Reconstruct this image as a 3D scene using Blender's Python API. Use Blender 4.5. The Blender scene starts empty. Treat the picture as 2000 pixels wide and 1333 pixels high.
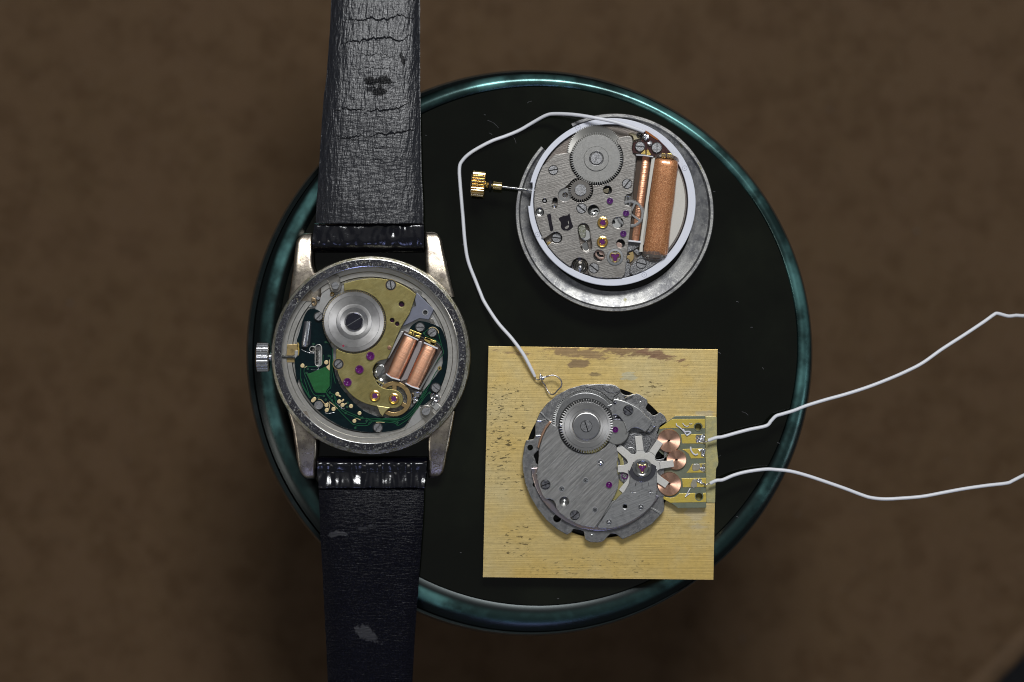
import bpy, math, random
from mathutils import Vector, Matrix, noise as mnoise

scene = bpy.context.scene
COL = scene.collection
R = math.radians
pi = math.pi
random.seed(7)

# ------------------------------------------------------------------ units: 1 unit = 1 cm
scene.unit_settings.system = 'METRIC'
scene.unit_settings.scale_length = 0.01
HC = 60.0                                   # camera height above the dish top (cm)

# ------------------------------------------------------------------ camera
cam_data = bpy.data.cameras.new('camera')
cam_data.sensor_width = 36.0
cam_data.lens = 108.0
cam_data.clip_start = 1.0
cam_data.clip_end = 500.0
cam = bpy.data.objects.new('camera', cam_data)
cam.location = (0, 0, HC)
COL.objects.link(cam)
scene.camera = cam
cam_data.dof.use_dof = True
cam_data.dof.focus_distance = HC - 0.45
cam_data.dof.aperture_fstop = 0.075

# ------------------------------------------------------------------ world and lamps
world = bpy.data.worlds.new("World")
scene.world = world
world.use_nodes = True
wn = world.node_tree.nodes
wn['Background'].inputs['Color'].default_value = (0.90, 0.95, 1.0, 1)
wn['Background'].inputs['Strength'].default_value = 0.11

def area(name, loc, target, sx, sy, radiance, col=(1, 1, 1)):
    d = bpy.data.lights.new(name, 'AREA')
    d.shape = 'RECTANGLE'; d.size = sx; d.size_y = sy
    d.energy = radiance * sx * sy * pi
    d.color = col
    o = bpy.data.objects.new(name, d)
    o.location = loc
    o.rotation_euler = (Vector(target) - Vector(loc)).to_track_quat('-Z', 'Y').to_euler()
    COL.objects.link(o)
    return o

area('window_light', (9, 52, 78), (0, 0, 0), 32, 20, 30.0, (0.98, 0.99, 1.0))
area('overhead_fill', (0, 0, 140), (0, 0, 0), 90, 90, 0.10, (1.0, 0.985, 0.96))  # added unseen panel overhead, lifts upward-facing metal to mid grey
area('left_light', (-62, -26, 50), (0, 0, 0), 16, 12, 7.0, (1.0, 0.96, 0.90))  # warm area light from the left, outside the frame
area('blue_lamp', (0.6, -46, 44), (0, 0, 0), 7, 5, 12.0, (0.42, 0.48, 1.0))
area('right_light', (90, -30, 40), (0, 0, 0), 30, 20, 3.0, (0.85, 0.92, 1.0))  # cool area light from the right, outside the frame

vs = scene.view_settings
vs.view_transform = 'Standard'
vs.look = 'None'
vs.exposure = 0.0
vs.gamma = 1.0
vs.use_curve_mapping = False
scene.cycles.max_bounces = 8
scene.cycles.use_denoising = True
scene.cycles.pixel_filter_type = 'BLACKMAN_HARRIS'
scene.cycles.filter_width = 1.05

# ------------------------------------------------------------------ picture pixel -> place on the dish
def kz(z):
    return 0.01 * (1 - z / HC)

def W(x, y, z):
    k = kz(z)
    return Vector(((x - 1000) * k, (666.5 - y) * k, z))

def crop(x0, y0, s):
    def f(*a):
        if len(a) == 1 and isinstance(a[0], str):
            out = []
            for t in a[0].split():
                u, v = t.split(',')
                out.append((x0 + float(u) / s, y0 + float(v) / s))
            return out
        return (x0 + a[0] / s, y0 + a[1] / s)
    return f

cA = crop(480, 430, 4.1667); cB = crop(480, 650, 4.1667)
a1 = crop(560, 520, 9.52); a2 = crop(720, 520, 9.52); a3 = crop(560, 660, 9.52)
a4 = crop(720, 640, 9.52); a5 = crop(580, 740, 9.52); a6 = crop(720, 740, 9.52); a7 = crop(480, 640, 11.106)
cC = crop(880, 190, 3.7037); cD = crop(980, 370, 4.5455)
b1 = crop(1020, 220, 9.52); b2 = crop(1200, 220, 9.52); b3 = crop(1020, 340, 9.52); b4 = crop(1160, 360, 9.52)
b5 = crop(1020, 440, 9.52); b6 = crop(1180, 440, 9.52); b7 = crop(900, 320, 12.12); b8 = crop(1160, 480, 8.0)
cE = crop(930, 650, 4.0755); cF = crop(930, 830, 4.0755)
d1 = crop(1010, 740, 9.52); d2 = crop(1160, 740, 9.52); d3 = crop(1010, 860, 9.52); d4 = crop(1170, 840, 13.33)
d5 = crop(1270, 800, 12.693); d6 = crop(1270, 900, 12.693); d7 = crop(1060, 940, 9.52); d8 = crop(1170, 900, 9.52)
s1 = crop(560, 0, 2.5625); s2 = crop(560, 820, 2.598)

# ------------------------------------------------------------------ 2D outline helpers (screen sense: y down)
def arc(c, r, a0, a1_, n=None):
    if n is None:
        n = max(4, int(abs(a1_ - a0) / 6))
    return [(c[0] + r * math.cos(R(a0 + (a1_ - a0) * i / n)), c[1] + r * math.sin(R(a0 + (a1_ - a0) * i / n))) for i in range(n + 1)]

def circ(c, r, n=40):
    return [(c[0] + r * math.cos(2 * pi * i / n), c[1] + r * math.sin(2 * pi * i / n)) for i in range(n)]

def sm(pts, closed=True, sub=4):
    out = []
    n = len(pts)
    D = len(pts[0])
    rng = range(n) if closed else range(n - 1)
    for i in rng:
        if closed:
            p0, p1, p2, p3 = pts[(i - 1) % n], pts[i], pts[(i + 1) % n], pts[(i + 2) % n]
        else:
            p0, p1, p2, p3 = pts[max(i - 1, 0)], pts[i], pts[i + 1], pts[min(i + 2, n - 1)]
        for j in range(sub):
            t = j / sub
            out.append(tuple(0.5 * ((2 * p1[k]) + (-p0[k] + p2[k]) * t + (2 * p0[k] - 5 * p1[k] + 4 * p2[k] - p3[k]) * t * t + (-p0[k] + 3 * p1[k] - 3 * p2[k] + p3[k]) * t ** 3) for k in range(D)))
    if not closed:
        out.append(tuple(pts[-1]))
    return out

def rnd(pts, r=1.5, n=3):
    """round every corner of a polygon a little"""
    out = []
    N = len(pts)
    for i in range(N):
        p = Vector(pts[i]); a = Vector(pts[i - 1]); b = Vector(pts[(i + 1) % N])
        da, db = (a - p), (b - p)
        la, lb = da.length, db.length
        if la < 1e-6 or lb < 1e-6:
            continue
        d = min(r, la * .45, lb * .45)
        q0, q1 = p + da / la * d, p + db / lb * d
        for j in range(n + 1):
            t = j / n
            q = q0 * (1 - t) ** 2 + p * 2 * t * (1 - t) + q1 * t * t
            out.append((q.x, q.y))
    return out

def rect(c, w, h, ang=0):
    ca, sa = math.cos(R(ang)), math.sin(R(ang))
    return [(c[0] + x * ca - y * sa, c[1] + x * sa + y * ca) for x, y in ((-w / 2, -h / 2), (w / 2, -h / 2), (w / 2, h / 2), (-w / 2, h / 2))]

def slotshape(p, q, r):
    a = math.degrees(math.atan2(q[1] - p[1], q[0] - p[0]))
    return arc(q, r, a - 90, a + 90, 8) + arc(p, r, a + 90, a + 270, 8)

def gearpts(c, ro, rr, n, ph=0, w=.5):
    out = []
    for i in range(n):
        t = 2 * pi * (i + ph) / n
        s = 2 * pi / n
        for f, r in ((-.5 * w - .1, rr), (-.3 * w, ro), (.3 * w, ro), (.5 * w + .1, rr)):
            out.append((c[0] + r * math.cos(t + f * s), c[1] + r * math.sin(t + f * s)))
    return out

# ------------------------------------------------------------------ objects
def finish(me, ang=38):
    for p in me.polygons:
        p.use_smooth = True
    try:
        me.set_sharp_from_angle(angle=R(ang))
    except Exception:
        pass

def setp(o, parent):
    if parent is not None:
        o.parent = parent
        o.matrix_parent_inverse = Matrix.Translation(-Vector(parent['_w']))

def link(name, me, mat, parent=None, label=None, ang=26):
    me.name = name
    me.materials.clear()
    me.materials.append(mat)
    finish(me, ang)
    o = bpy.data.objects.new(name, me)
    o['_w'] = (0.0, 0.0, 0.0)
    COL.objects.link(o)
    setp(o, parent)
    if label:
        o['label'] = label
    return o

def tag(o, label, cat, group=None, kind=None):
    if label: o['label'] = label
    if cat: o['category'] = cat
    if group: o['group'] = group
    if kind: o['kind'] = kind
    return o

def thing(name, loc, label, cat, group=None):
    o = bpy.data.objects.new(name, None)
    o.location = loc
    o.empty_display_size = 0.3
    o['_w'] = tuple(loc)
    COL.objects.link(o)
    return tag(o, label, cat, group)

def prism(name, outer, z0, z1, mat, parent=None, holes=(), bev=0.7, label=None):
    cu = bpy.data.curves.new(name, 'CURVE')
    cu.dimensions = '2D'
    cu.fill_mode = 'BOTH'
    b = min(bev * 0.01, (z1 - z0) * .45)
    outers = outer if isinstance(outer[0], list) else [outer]
    k = kz(z1)
    for path in list(outers) + list(holes):
        sp = cu.splines.new('POLY')
        clean = []
        for p in path:
            if not clean or math.hypot(p[0] - clean[-1][0], p[1] - clean[-1][1]) > 0.12:
                clean.append(p)
        sp.points.add(len(clean) - 1)
        for q, p in zip(sp.points, clean):
            q.co = ((p[0] - 1000) * k, (666.5 - p[1]) * k, 0, 1)
        sp.use_cyclic_u = True
    cu.extrude = max((z1 - z0) / 2 - b, 0)
    cu.bevel_depth = b
    cu.bevel_resolution = 1
    cu.offset = -b
    tmp = bpy.data.objects.new(name, cu)
    me = bpy.data.meshes.new_from_object(tmp)
    bpy.data.objects.remove(tmp)
    bpy.data.curves.remove(cu)
    me.transform(Matrix.Translation((0, 0, (z0 + z1) / 2)))
    return link(name, me, mat, parent, label)

class MB:
    """collects shapes into one mesh"""
    def __init__(self):
        self.v = []; self.f = []
    def lathe(self, c, prof, n=64, rmod=None, ref=None, a0=None, a1=None):
        ref = max(p[1] for p in prof) if ref is None else ref
        k = kz(ref)
        cx, cy = (c[0] - 1000) * k, (666.5 - c[1]) * k
        full = a0 is None
        m = n if full else n + 1
        base = len(self.v)
        for (r, z) in prof:
            for i in range(m):
                t = 2 * pi * i / n if full else -R(a0 + (a1 - a0) * i / n)
                rr = r * (rmod(t) if rmod else 1)
                self.v.append((cx + rr * k * math.cos(t), cy + rr * k * math.sin(t), z))
        for j in range(len(prof) - 1):
            for i in range(m if full else n):
                i2 = (i + 1) % m
                q = (base + j * m + i, base + j * m + i2, base + (j + 1) * m + i2, base + (j + 1) * m + i)
                self.f.append(q)
        return self
    def rod(self, p0, p1, prof, n=24, ribs=0, rib=0.12, flat=1.0, sq=1.0):
        """axis p0->p1 (px,px,z); prof (t 0..1, r px)"""
        A, B = W(*p0), W(*p1)
        d = (B - A); L = d.length; d.normalize()
        up = Vector((0, 0, 1))
        s = d.cross(up).normalized(); u = s.cross(d).normalized()
        base = len(self.v)
        if ribs: n = ribs * 6
        for (t, r) in prof:
            for i in range(n):
                a = 2 * pi * i / n
                rr = r * 0.01
                if ribs:
                    rr *= 1 - rib * (1, .25, 0, -.12, 0, .25)[i % 6]
                ca, sa = math.cos(a), math.sin(a)
                if sq != 1.0:
                    ca = math.copysign(abs(ca) ** sq, ca); sa = math.copysign(abs(sa) ** sq, sa)
                p = A + d * (L * t) + s * (rr * ca) + u * (rr * flat * sa)
                self.v.append(tuple(p))
        for j in range(len(prof) - 1):
            for i in range(n):
                i2 = (i + 1) % n
                self.f.append((base + j * n + i, base + (j + 1) * n + i, base + (j + 1) * n + i2, base + j * n + i2))
        self.f.append(tuple(base + i for i in range(n)))
        self.f.append(tuple(base + (len(prof) - 1) * n + i for i in reversed(range(n))))
        return self
    def tube(self, pts, r, n=10, sub=5, smooth=True, rfun=None):
        if smooth:
            pts = sm([tuple(p) for p in pts], closed=False, sub=sub)
        P = [W(*p) for p in pts]
        base = len(self.v)
        m = len(P)
        up = Vector((0, 0, 1))
        for i, p in enumerate(P):
            d = (P[min(i + 1, m - 1)] - P[max(i - 1, 0)]).normalized()
            s = d.cross(up)
            if s.length < 1e-4: s = Vector((1, 0, 0))
            s.normalize(); u = s.cross(d)
            rr = r * .01 * (rfun(i / (m - 1)) if rfun else 1)
            for j in range(n):
                a = 2 * pi * j / n
                self.v.append(tuple(p + s * rr * math.cos(a) + u * rr * math.sin(a)))
        for i in range(m - 1):
            for j in range(n):
                j2 = (j + 1) % n
                self.f.append((base + i * n + j, base + (i + 1) * n + j, base + (i + 1) * n + j2, base + i * n + j2))
        self.f.append(tuple(base + j for j in range(n)))
        self.f.append(tuple(base + (m - 1) * n + j for j in reversed(range(n))))
        return self
    def poly(self, pts, z0, z1, bev=0.6):
        """convex-ish polygon extruded with a small chamfer on top"""
        k = kz(z1)
        area_ = sum(pts[i][0] * pts[(i + 1) % len(pts)][1] - pts[(i + 1) % len(pts)][0] * pts[i][1] for i in range(len(pts)))
        if area_ > 0: pts = pts[::-1]
        n = len(pts)
        cx = sum(p[0] for p in pts) / n; cy = sum(p[1] for p in pts) / n
        base = len(self.v)
        b = min(bev * .01, (z1 - z0) * .5)
        for ring in range(3):
            for p in pts:
                x, y = p
                if ring == 2:
                    d = math.hypot(x - cx, y - cy)
                    f = max(0, 1 - bev / d) if d > 0 else 1
                    x, y = cx + (x - cx) * f, cy + (y - cy) * f
                self.v.append(((x - 1000) * k, (666.5 - y) * k, (z0, z1 - b, z1)[ring]))
        for j in range(2):
            for i in range(n):
                i2 = (i + 1) % n
                self.f.append((base + j * n + i, base + j * n + i2, base + (j + 1) * n + i2, base + (j + 1) * n + i))
        self.f.append(tuple(base + 2 * n + i for i in range(n)))
        self.f.append(tuple(base + i for i in reversed(range(n))))
        return self
    def ball(self, c, r, rz=None, n=14, jit=0, seed=0):
        rz = r if rz is None else rz
        C = W(*c)
        base = len(self.v)
        m = n // 2
        for j in range(m + 1):
            th = pi * j / m
            for i in range(n):
                ph = 2 * pi * i / n
                d = Vector((math.sin(th) * math.cos(ph), math.sin(th) * math.sin(ph), math.cos(th)))
                f = 1 + jit * mnoise.noise(d * 2.3 + Vector((seed * 7.1, 0, 0)))
                self.v.append((C.x + d.x * r * .01 * f, C.y + d.y * r * .01 * f, C.z + d.z * rz * .01 * f))
        for j in range(m):
            for i in range(n):
                i2 = (i + 1) % n
                self.f.append((base + j * n + i, base + (j + 1) * n + i, base + (j + 1) * n + i2, base + j * n + i2))
        return self
    def obj(self, name, mat, parent=None, label=None, ang=38):
        me = bpy.data.meshes.new(name)
        me.from_pydata(self.v, [], self.f)
        me.validate()
        me.update()
        return link(name, me, mat, parent, label, ang)

def lathe(name, c, prof, mat, parent=None, n=64, label=None, **kw):
    return MB().lathe(c, prof, max(n, 20), **kw).obj(name, mat, parent, label, ang=26)

# ------------------------------------------------------------------ materials
def M(name, col, metal=0.0, rough=0.5, spec=0.5, mot=(), brush=None, bump=None, coat=0.0, coat_rough=0.1,
      rvar=0.0, rscale=20, trans=0.0, ior=None, aniso=0.0, blobs=(), radial=None, alpha=None, cracks=(), sheen=0, emis=None, bd=0.01, ringmask=None, bstretch=1.0, bspec=False):
    m = bpy.data.materials.new(name)
    m.use_nodes = True
    nt = m.node_tree; N = nt.nodes; L = nt.links
    bs = N['Principled BSDF']
    tc = N.new('ShaderNodeTexCoord')
    co = tc.outputs['Object']
    def math_(op, a, b=None, c=None, clamp=False):
        n_ = N.new('ShaderNodeMath'); n_.operation = op; n_.use_clamp = clamp
        for i, x in enumerate((a, b, c)):
            if x is None: continue
            if isinstance(x, (int, float)): n_.inputs[i].default_value = x
            else: L.new(x, n_.inputs[i])
        return n_.outputs[0]
    def noise_(scale, detail=4, rgh=.6, mp=None, off=0.0):
        n_ = N.new('ShaderNodeTexNoise'); n_.inputs['Scale'].default_value = scale
        n_.inputs['Detail'].default_value = detail; n_.inputs['Roughness'].default_value = rgh
        src = co
        if mp or off:
            a = N.new('ShaderNodeMapping')
            a.inputs['Location'].default_value = (off, off * 1.7, off * .3)
            if mp:
                r_ = N.new('ShaderNodeMapping')
                r_.inputs['Rotation'].default_value = (0, 0, R(mp[0]))
                L.new(src, r_.inputs['Vector']); src = r_.outputs[0]
                a.inputs['Scale'].default_value = (mp[1], mp[2], 1)
            L.new(src, a.inputs['Vector']); src = a.outputs[0]
        L.new(src, n_.inputs['Vector'])
        return n_.outputs['Fac']
    def ramp_(fac, lo, hi):
        n_ = N.new('ShaderNodeMapRange'); n_.inputs[1].default_value = lo; n_.inputs[2].default_value = hi
        n_.interpolation_type = 'SMOOTHSTEP'
        L.new(fac, n_.inputs[0]); return n_.outputs[0]
    def mix_(fac, a, b, amt=1.0, blend='MIX'):
        n_ = N.new('ShaderNodeMix'); n_.data_type = 'RGBA'; n_.blend_type = blend
        if amt != 1.0: fac = math_('MULTIPLY', fac, amt)
        L.new(fac, n_.inputs[0])
        for s, x in ((6, a), (7, b)):
            if isinstance(x, tuple): n_.inputs[s].default_value = (*x[:3], 1)
            else: L.new(x, n_.inputs[s])
        return n_.outputs[2]
    c = N.new('ShaderNodeRGB'); c.outputs[0].default_value = (*col, 1); c = c.outputs[0]
    i_ = 0
    for (scale, col2, lo, hi, amt) in mot:
        i_ += 1
        c = mix_(ramp_(noise_(scale, 5, .62, off=i_ * 3.3), lo, hi), c, tuple(col2), amt)
    heights = []
    if brush:
        ang, along, across, cam_, st = brush       # angle, freq along, freq across, colour amount, bump strength
        f = noise_(1.0, 3, .7, mp=(ang, along, across))
        f = ramp_(f, .3, .7)
        if cam_:
            dark = N.new('ShaderNodeHueSaturation'); dark.inputs['Value'].default_value = 1 - cam_
            L.new(c, dark.inputs['Color'])
            c = mix_(f, dark.outputs[0], c)
        heights.append((f, st))
    if bump:
        for b_ in (bump if isinstance(bump[0], tuple) else (bump,)):
            if len(b_) == 2: heights.append((noise_(b_[0], 4, .6), b_[1]))
            else: heights.append((ramp_(noise_(1.0, 3, .6, mp=(b_[2], b_[3], b_[4])), .3, .7), b_[1]))
    sep = None
    for bl in blobs:                               # (x px, y px, rx cm, ry cm, noise scale, colour, amount[, cut[, angle]])
        k = kz(0.6)
        X, Y = (bl[0] - 1000) * k, (666.5 - bl[1]) * k
        mp = N.new('ShaderNodeMapping'); mp.vector_type = 'TEXTURE'
        mp.inputs['Location'].default_value = (X, Y, 0.3)
        mp.inputs['Rotation'].default_value = (0, 0, R(bl[8] if len(bl) > 8 else 0))
        mp.inputs['Scale'].default_value = (bl[2], bl[3], 50)
        L.new(co, mp.inputs['Vector'])
        ln = N.new('ShaderNodeVectorMath'); ln.operation = 'LENGTH'; L.new(mp.outputs[0], ln.inputs[0])
        g = math_('SUBTRACT', 1.0, ln.outputs['Value'], clamp=True)
        g0 = g
        if len(bl) > 7 and bl[7] >= .56: g = math_('MINIMUM', g, .4)
        nn = noise_(1.0, 5, .65, mp=(bl[8] if len(bl) > 8 else 0, bl[4] * bstretch, bl[4]), off=bl[0] * .01)
        v = math_('ADD', g, math_('MULTIPLY', math_('SUBTRACT', nn, .5), 2.2))
        cut = bl[7] if len(bl) > 7 else .45
        v = math_('MULTIPLY', ramp_(v, cut, cut + (.05 if cut >= .56 else .25)), math_('MULTIPLY', g0, 6.0, clamp=True))
        c = mix_(v, c, tuple(bl[5]), bl[6])
        if bspec: sep = v if sep is None else math_('MAXIMUM', sep, v)
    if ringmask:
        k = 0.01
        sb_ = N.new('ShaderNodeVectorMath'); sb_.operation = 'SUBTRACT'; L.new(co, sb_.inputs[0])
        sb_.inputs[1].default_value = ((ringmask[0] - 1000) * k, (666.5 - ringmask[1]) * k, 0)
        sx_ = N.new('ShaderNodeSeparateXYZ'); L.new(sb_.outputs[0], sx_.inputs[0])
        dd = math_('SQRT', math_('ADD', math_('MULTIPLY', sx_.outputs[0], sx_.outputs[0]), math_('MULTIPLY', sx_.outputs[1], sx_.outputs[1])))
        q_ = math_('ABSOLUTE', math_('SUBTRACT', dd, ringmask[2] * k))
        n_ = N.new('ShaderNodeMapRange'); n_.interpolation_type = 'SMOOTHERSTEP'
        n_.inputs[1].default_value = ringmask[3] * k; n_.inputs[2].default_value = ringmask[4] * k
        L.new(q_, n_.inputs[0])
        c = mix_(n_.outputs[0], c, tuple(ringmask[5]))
    if cracks:
        sx = N.new('ShaderNodeSeparateXYZ'); L.new(co, sx.inputs[0])
        total = None
        for q, (x0, y0, x1, y1, wd) in enumerate(cracks):   # px
            k = kz(0.6)
            X0, Y0, X1, Y1 = (x0 - 1000) * k, (666.5 - y0) * k, (x1 - 1000) * k, (666.5 - y1) * k
            sl = (Y1 - Y0) / (X1 - X0)
            wob = math_('MULTIPLY', math_('SUBTRACT', noise_(1.0, 5, .7, mp=(0, 1.7, .05), off=q * 5.1), .5), .55)
            line = math_('ADD', math_('MULTIPLY', math_('SUBTRACT', sx.outputs[0], X0), sl), Y0)
            d = math_('ABSOLUTE', math_('SUBTRACT', math_('SUBTRACT', sx.outputs[1], line), wob))
            mask = math_('SUBTRACT', 1.0, math_('ABSOLUTE', math_('DIVIDE', math_('SUBTRACT', sx.outputs[0], (X0 + X1) / 2), abs(X1 - X0) / 2)), clamp=True)
            wv = math_('MULTIPLY', math_('POWER', mask, .5), wd * .01)
            v = math_('SUBTRACT', 1.0, math_('DIVIDE', d, math_('ADD', wv, .0005)), clamp=True)
            v = math_('MULTIPLY', v, math_('GREATER_THAN', mask, .001))
            total = v if total is None else math_('MAXIMUM', total, v)
        c = mix_(total, c, (0.002, 0.002, 0.003))
        heights.append((math_('SUBTRACT', 1.0, total), 1.0))
    L.new(c, bs.inputs['Base Color'])
    bs.inputs['Metallic'].default_value = metal
    bs.inputs['Specular IOR Level'].default_value = spec
    if sep is not None: L.new(math_('MULTIPLY', math_('SUBTRACT', 1.0, math_('MULTIPLY', sep, .85)), spec), bs.inputs['Specular IOR Level'])
    if rvar:
        rr = math_('ADD', math_('MULTIPLY', math_('SUBTRACT', noise_(rscale, 4, .6, off=9.0), .5), rvar * 2), rough, clamp=True)
        L.new(rr, bs.inputs['Roughness'])
    else:
        bs.inputs['Roughness'].default_value = rough
    bs.inputs['Coat Weight'].default_value = coat
    bs.inputs['Coat Roughness'].default_value = coat_rough
    if ior: bs.inputs['IOR'].default_value = ior
    if trans: bs.inputs['Transmission Weight'].default_value = trans
    if aniso: bs.inputs['Anisotropic'].default_value = aniso
    if alpha is not None: bs.inputs['Alpha'].default_value = alpha
    if emis:
        bs.inputs['Emission Color'].default_value = (*emis[0], 1); bs.inputs['Emission Strength'].default_value = emis[1]
    prev = None
    for (h, st) in heights:
        if not st: continue
        bn = N.new('ShaderNodeBump')
        bn.inputs['Strength'].default_value = st
        bn.inputs['Distance'].default_value = bd
        L.new(h, bn.inputs['Height'])
        if prev is not None: L.new(prev, bn.inputs['Normal'])
        prev = bn.outputs[0]
    if prev is not None: L.new(prev, bs.inputs['Normal'])
    if radial:                                     # turned / wound surface: highlights run along the radius
        k = kz(0.6)
        sb = N.new('ShaderNodeVectorMath'); sb.operation = 'SUBTRACT'; L.new(co, sb.inputs[0])
        sb.inputs[1].default_value = ((radial[0] - 1000) * k, (666.5 - radial[1]) * k, 0)
        cr_ = N.new('ShaderNodeVectorMath'); cr_.operation = 'CROSS_PRODUCT'; cr_.inputs[0].default_value = (0, 0, 1)
        L.new(sb.outputs[0], cr_.inputs[1])
        nm = N.new('ShaderNodeVectorMath'); nm.operation = 'NORMALIZE'; L.new(cr_.outputs[0], nm.inputs[0])
        L.new(nm.outputs[0], bs.inputs['Tangent'])
    return m

STEEL = (0.56, 0.55, 0.53)
m_mainplate = M('brushed_steel_plate', (.50, .49, .47), 1, .38, mot=[(6, (.42, .40, .38), .4, .7, .7)], brush=(0, 3, 60, .12, .10), bump=(120, .08))
m_steel = M('polished_steel', (.55, .55, .54), 1, .2, mot=[(14, (.45, .44, .43), .45, .75, .5)], bump=(60, .06), rvar=.08)
m_satin = M('satin_steel', (.42, .42, .41), 1, .34, mot=[(9, (.46, .45, .43), .4, .7, .5)], bump=(150, .07), rvar=.08)
m_screw = M('screw_steel', (.42, .42, .43), 1, .30, mot=[(35, (.25, .24, .24), .5, .75, .6)], brush=(35, 20, 160, .15, .15), rvar=.1)
m_screwdark = M('blued_screw', (.16, .16, .19), 1, .28, mot=[(40, (.32, .32, .34), .55, .7, .6)], bump=(160, .1))
m_dark = M('recess_shade', (.02, .02, .02), 0, .6)  # near-black colour standing in for shade in gaps, holes and recesses
m_black = M('black_hole', (.004, .004, .004), 0, .8, spec=.1)
m_gold = M('gold_setting', (.95, .70, .28), 1, .18)
m_goldpad = M('gold_pad', (.85, .68, .38), .7, .42, bump=(120, .1))
m_goldtab = M('gold_tab', (.90, .66, .20), 1, .3, mot=[(30, (.95, .9, .8), .6, .68, .8)], bump=(60, .3))
m_ruby = M('ruby_jewel', (.11, .006, .12), 0, .06, spec=.9, coat=1, coat_rough=.03, mot=[(60, (.20, .015, .22), .5, .7, .8)])
m_rubypale = M('pale_ruby_jewel', (.11, .025, .16), 0, .12, spec=.8, coat=1, coat_rough=.05)
m_solder = M('solder', (.78, .79, .82), 1, .22, bump=(45, .8), rvar=.1)
m_white_cap = M('white_coil_cap', (.75, .75, .78), 0, .35)
m_wire = M('white_wire_insulation', (.80, .81, .85), 0, .38, spec=.5)
# ================================================================== SETTING
ZT = -8.0
m_table = M('brown_leather_table', (.092, .056, .030), 0, .6, spec=.06, mot=[(.35, (.088, .055, .027), .35, .7, .6), (1.6, (.060, .034, .016), .4, .7, .7), (7, (.10, .068, .042), .5, .7, .35), (40, (.045, .028, .015), .5, .7, .4)], bump=((30, .5), (6, .3)))
m_floor = M('dark_floor', (.014, .013, .015), 0, .5)
e0, e1 = W(2050, 1196, ZT), W(1860, 1386, ZT)
def edge_at(t):
    return e0 + (e1 - e0) * t
ea, eb = edge_at(-6), edge_at(8)
mb = MB()
mb.v = [(-60, 60, ZT), (ea.x, 60, ZT), (ea.x, ea.y, ZT), (eb.x, eb.y, ZT), (-60, eb.y, ZT),
        (-60, 60, ZT - 1.2), (ea.x, 60, ZT - 1.2), (ea.x, ea.y, ZT - 1.2), (eb.x, eb.y, ZT - 1.2), (-60, eb.y, ZT - 1.2)]
mb.f = [(4, 3, 2, 1, 0), (5, 6, 7, 8, 9)] + [(i, (i + 1) % 5, (i + 1) % 5 + 5, i + 5) for i in range(5)]
table = mb.obj('table_top', m_table)
tag(table, None, None, kind='structure')
dn = (e1 - e0).normalized(); nrm = Vector((dn.y, -dn.x, 0))
if nrm.x < 0: nrm = -nrm
m_piping = M('worn_leather_edge', (.100, .062, .034), 0, .6, spec=.08, mot=[(3, (.07, .045, .026), .4, .7, .8)], bump=(20, .4))
mb = MB()
c0, c1 = ea + nrm * .02, eb + nrm * .02
n = 14
for P in (c0, c1):
    for j in range(n):
        t = 2 * pi * j / n
        q = P + nrm * (.30 * math.cos(t)) + Vector((0, 0, -.10 + .24 * math.sin(t)))
        mb.v.append(tuple(q))
mb.f = [(j, (j + 1) % n, (j + 1) % n + n, j + n) for j in range(n)] + [tuple(range(n)), tuple(reversed(range(n, 2 * n)))]
o = mb.obj('edge_piping', m_piping, table)
mb = MB(); mb.v = [(-90, 90, -40), (90, 90, -40), (90, -90, -40), (-90, -90, -40)]; mb.f = [(3, 2, 1, 0)]
tag(mb.obj('floor', m_floor), None, None, kind='structure')

# ================================================================== GLASS STAND
DC = (1034, 690)
stand = thing('glass_stand', W(DC[0], DC[1], ZT), 'round dark glass stand with a teal rim carrying the watch parts', 'glass stand')
m_glasstop = M('dark_glass', (.0030, .0037, .0022), 0, .03, spec=.28, mot=[(.22, (.0085, .0105, .0060), .42, .70, .9)])
m_teal = M('teal_glass_edge', (.15, .36, .345), .70, .26, spec=.6, mot=[(.42, (.014, .032, .030), .40, .56, .94), (2.5, (.05, .12, .115), .45, .7, .5)], coat=.12, coat_rough=.2, ringmask=(1045, 682, 526, 4, 16, (.004, .008, .008)))  # soft dark edges of the rim's glow are painted in by the radial mask
m_rim = M('dark_glass_lip', (.018, .024, .024), .2, .25, spec=.6, mot=[(3, (.035, .04, .042), .5, .7, .6)], coat=.6, coat_rough=.2)
lathe('glass_top', (1051, 676), [(506, -.30), (506, -.001), (505.8, 0), (.01, 0)], m_glasstop, stand, 160, ref=0)
lathe_pts = []
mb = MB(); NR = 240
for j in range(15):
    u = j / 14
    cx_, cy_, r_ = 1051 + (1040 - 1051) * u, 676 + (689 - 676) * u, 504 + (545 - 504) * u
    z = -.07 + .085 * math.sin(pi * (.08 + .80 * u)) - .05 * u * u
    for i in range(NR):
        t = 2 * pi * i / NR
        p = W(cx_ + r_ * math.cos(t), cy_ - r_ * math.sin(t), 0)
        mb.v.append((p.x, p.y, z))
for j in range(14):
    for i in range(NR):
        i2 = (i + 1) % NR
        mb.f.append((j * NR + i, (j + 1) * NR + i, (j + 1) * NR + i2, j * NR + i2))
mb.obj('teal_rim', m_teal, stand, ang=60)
lip = [(540, -.3), (543, -.16), (548, -.12), (550, -.10), (552, -.13), (555, -.22), (556.5, -.38), (556, -.55), (552, -.7), (546, -.8)]
lathe('glass_lip', DC, [(r, z) for r, z in reversed(lip)], m_rim, stand, 192, ref=0)
lathe('glass_wall', DC, [(470, ZT + .003), (480, ZT + .003), (484, ZT + .2), (540, -1.2), (546, -.75)], m_rim, stand, 128, ref=0)

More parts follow.
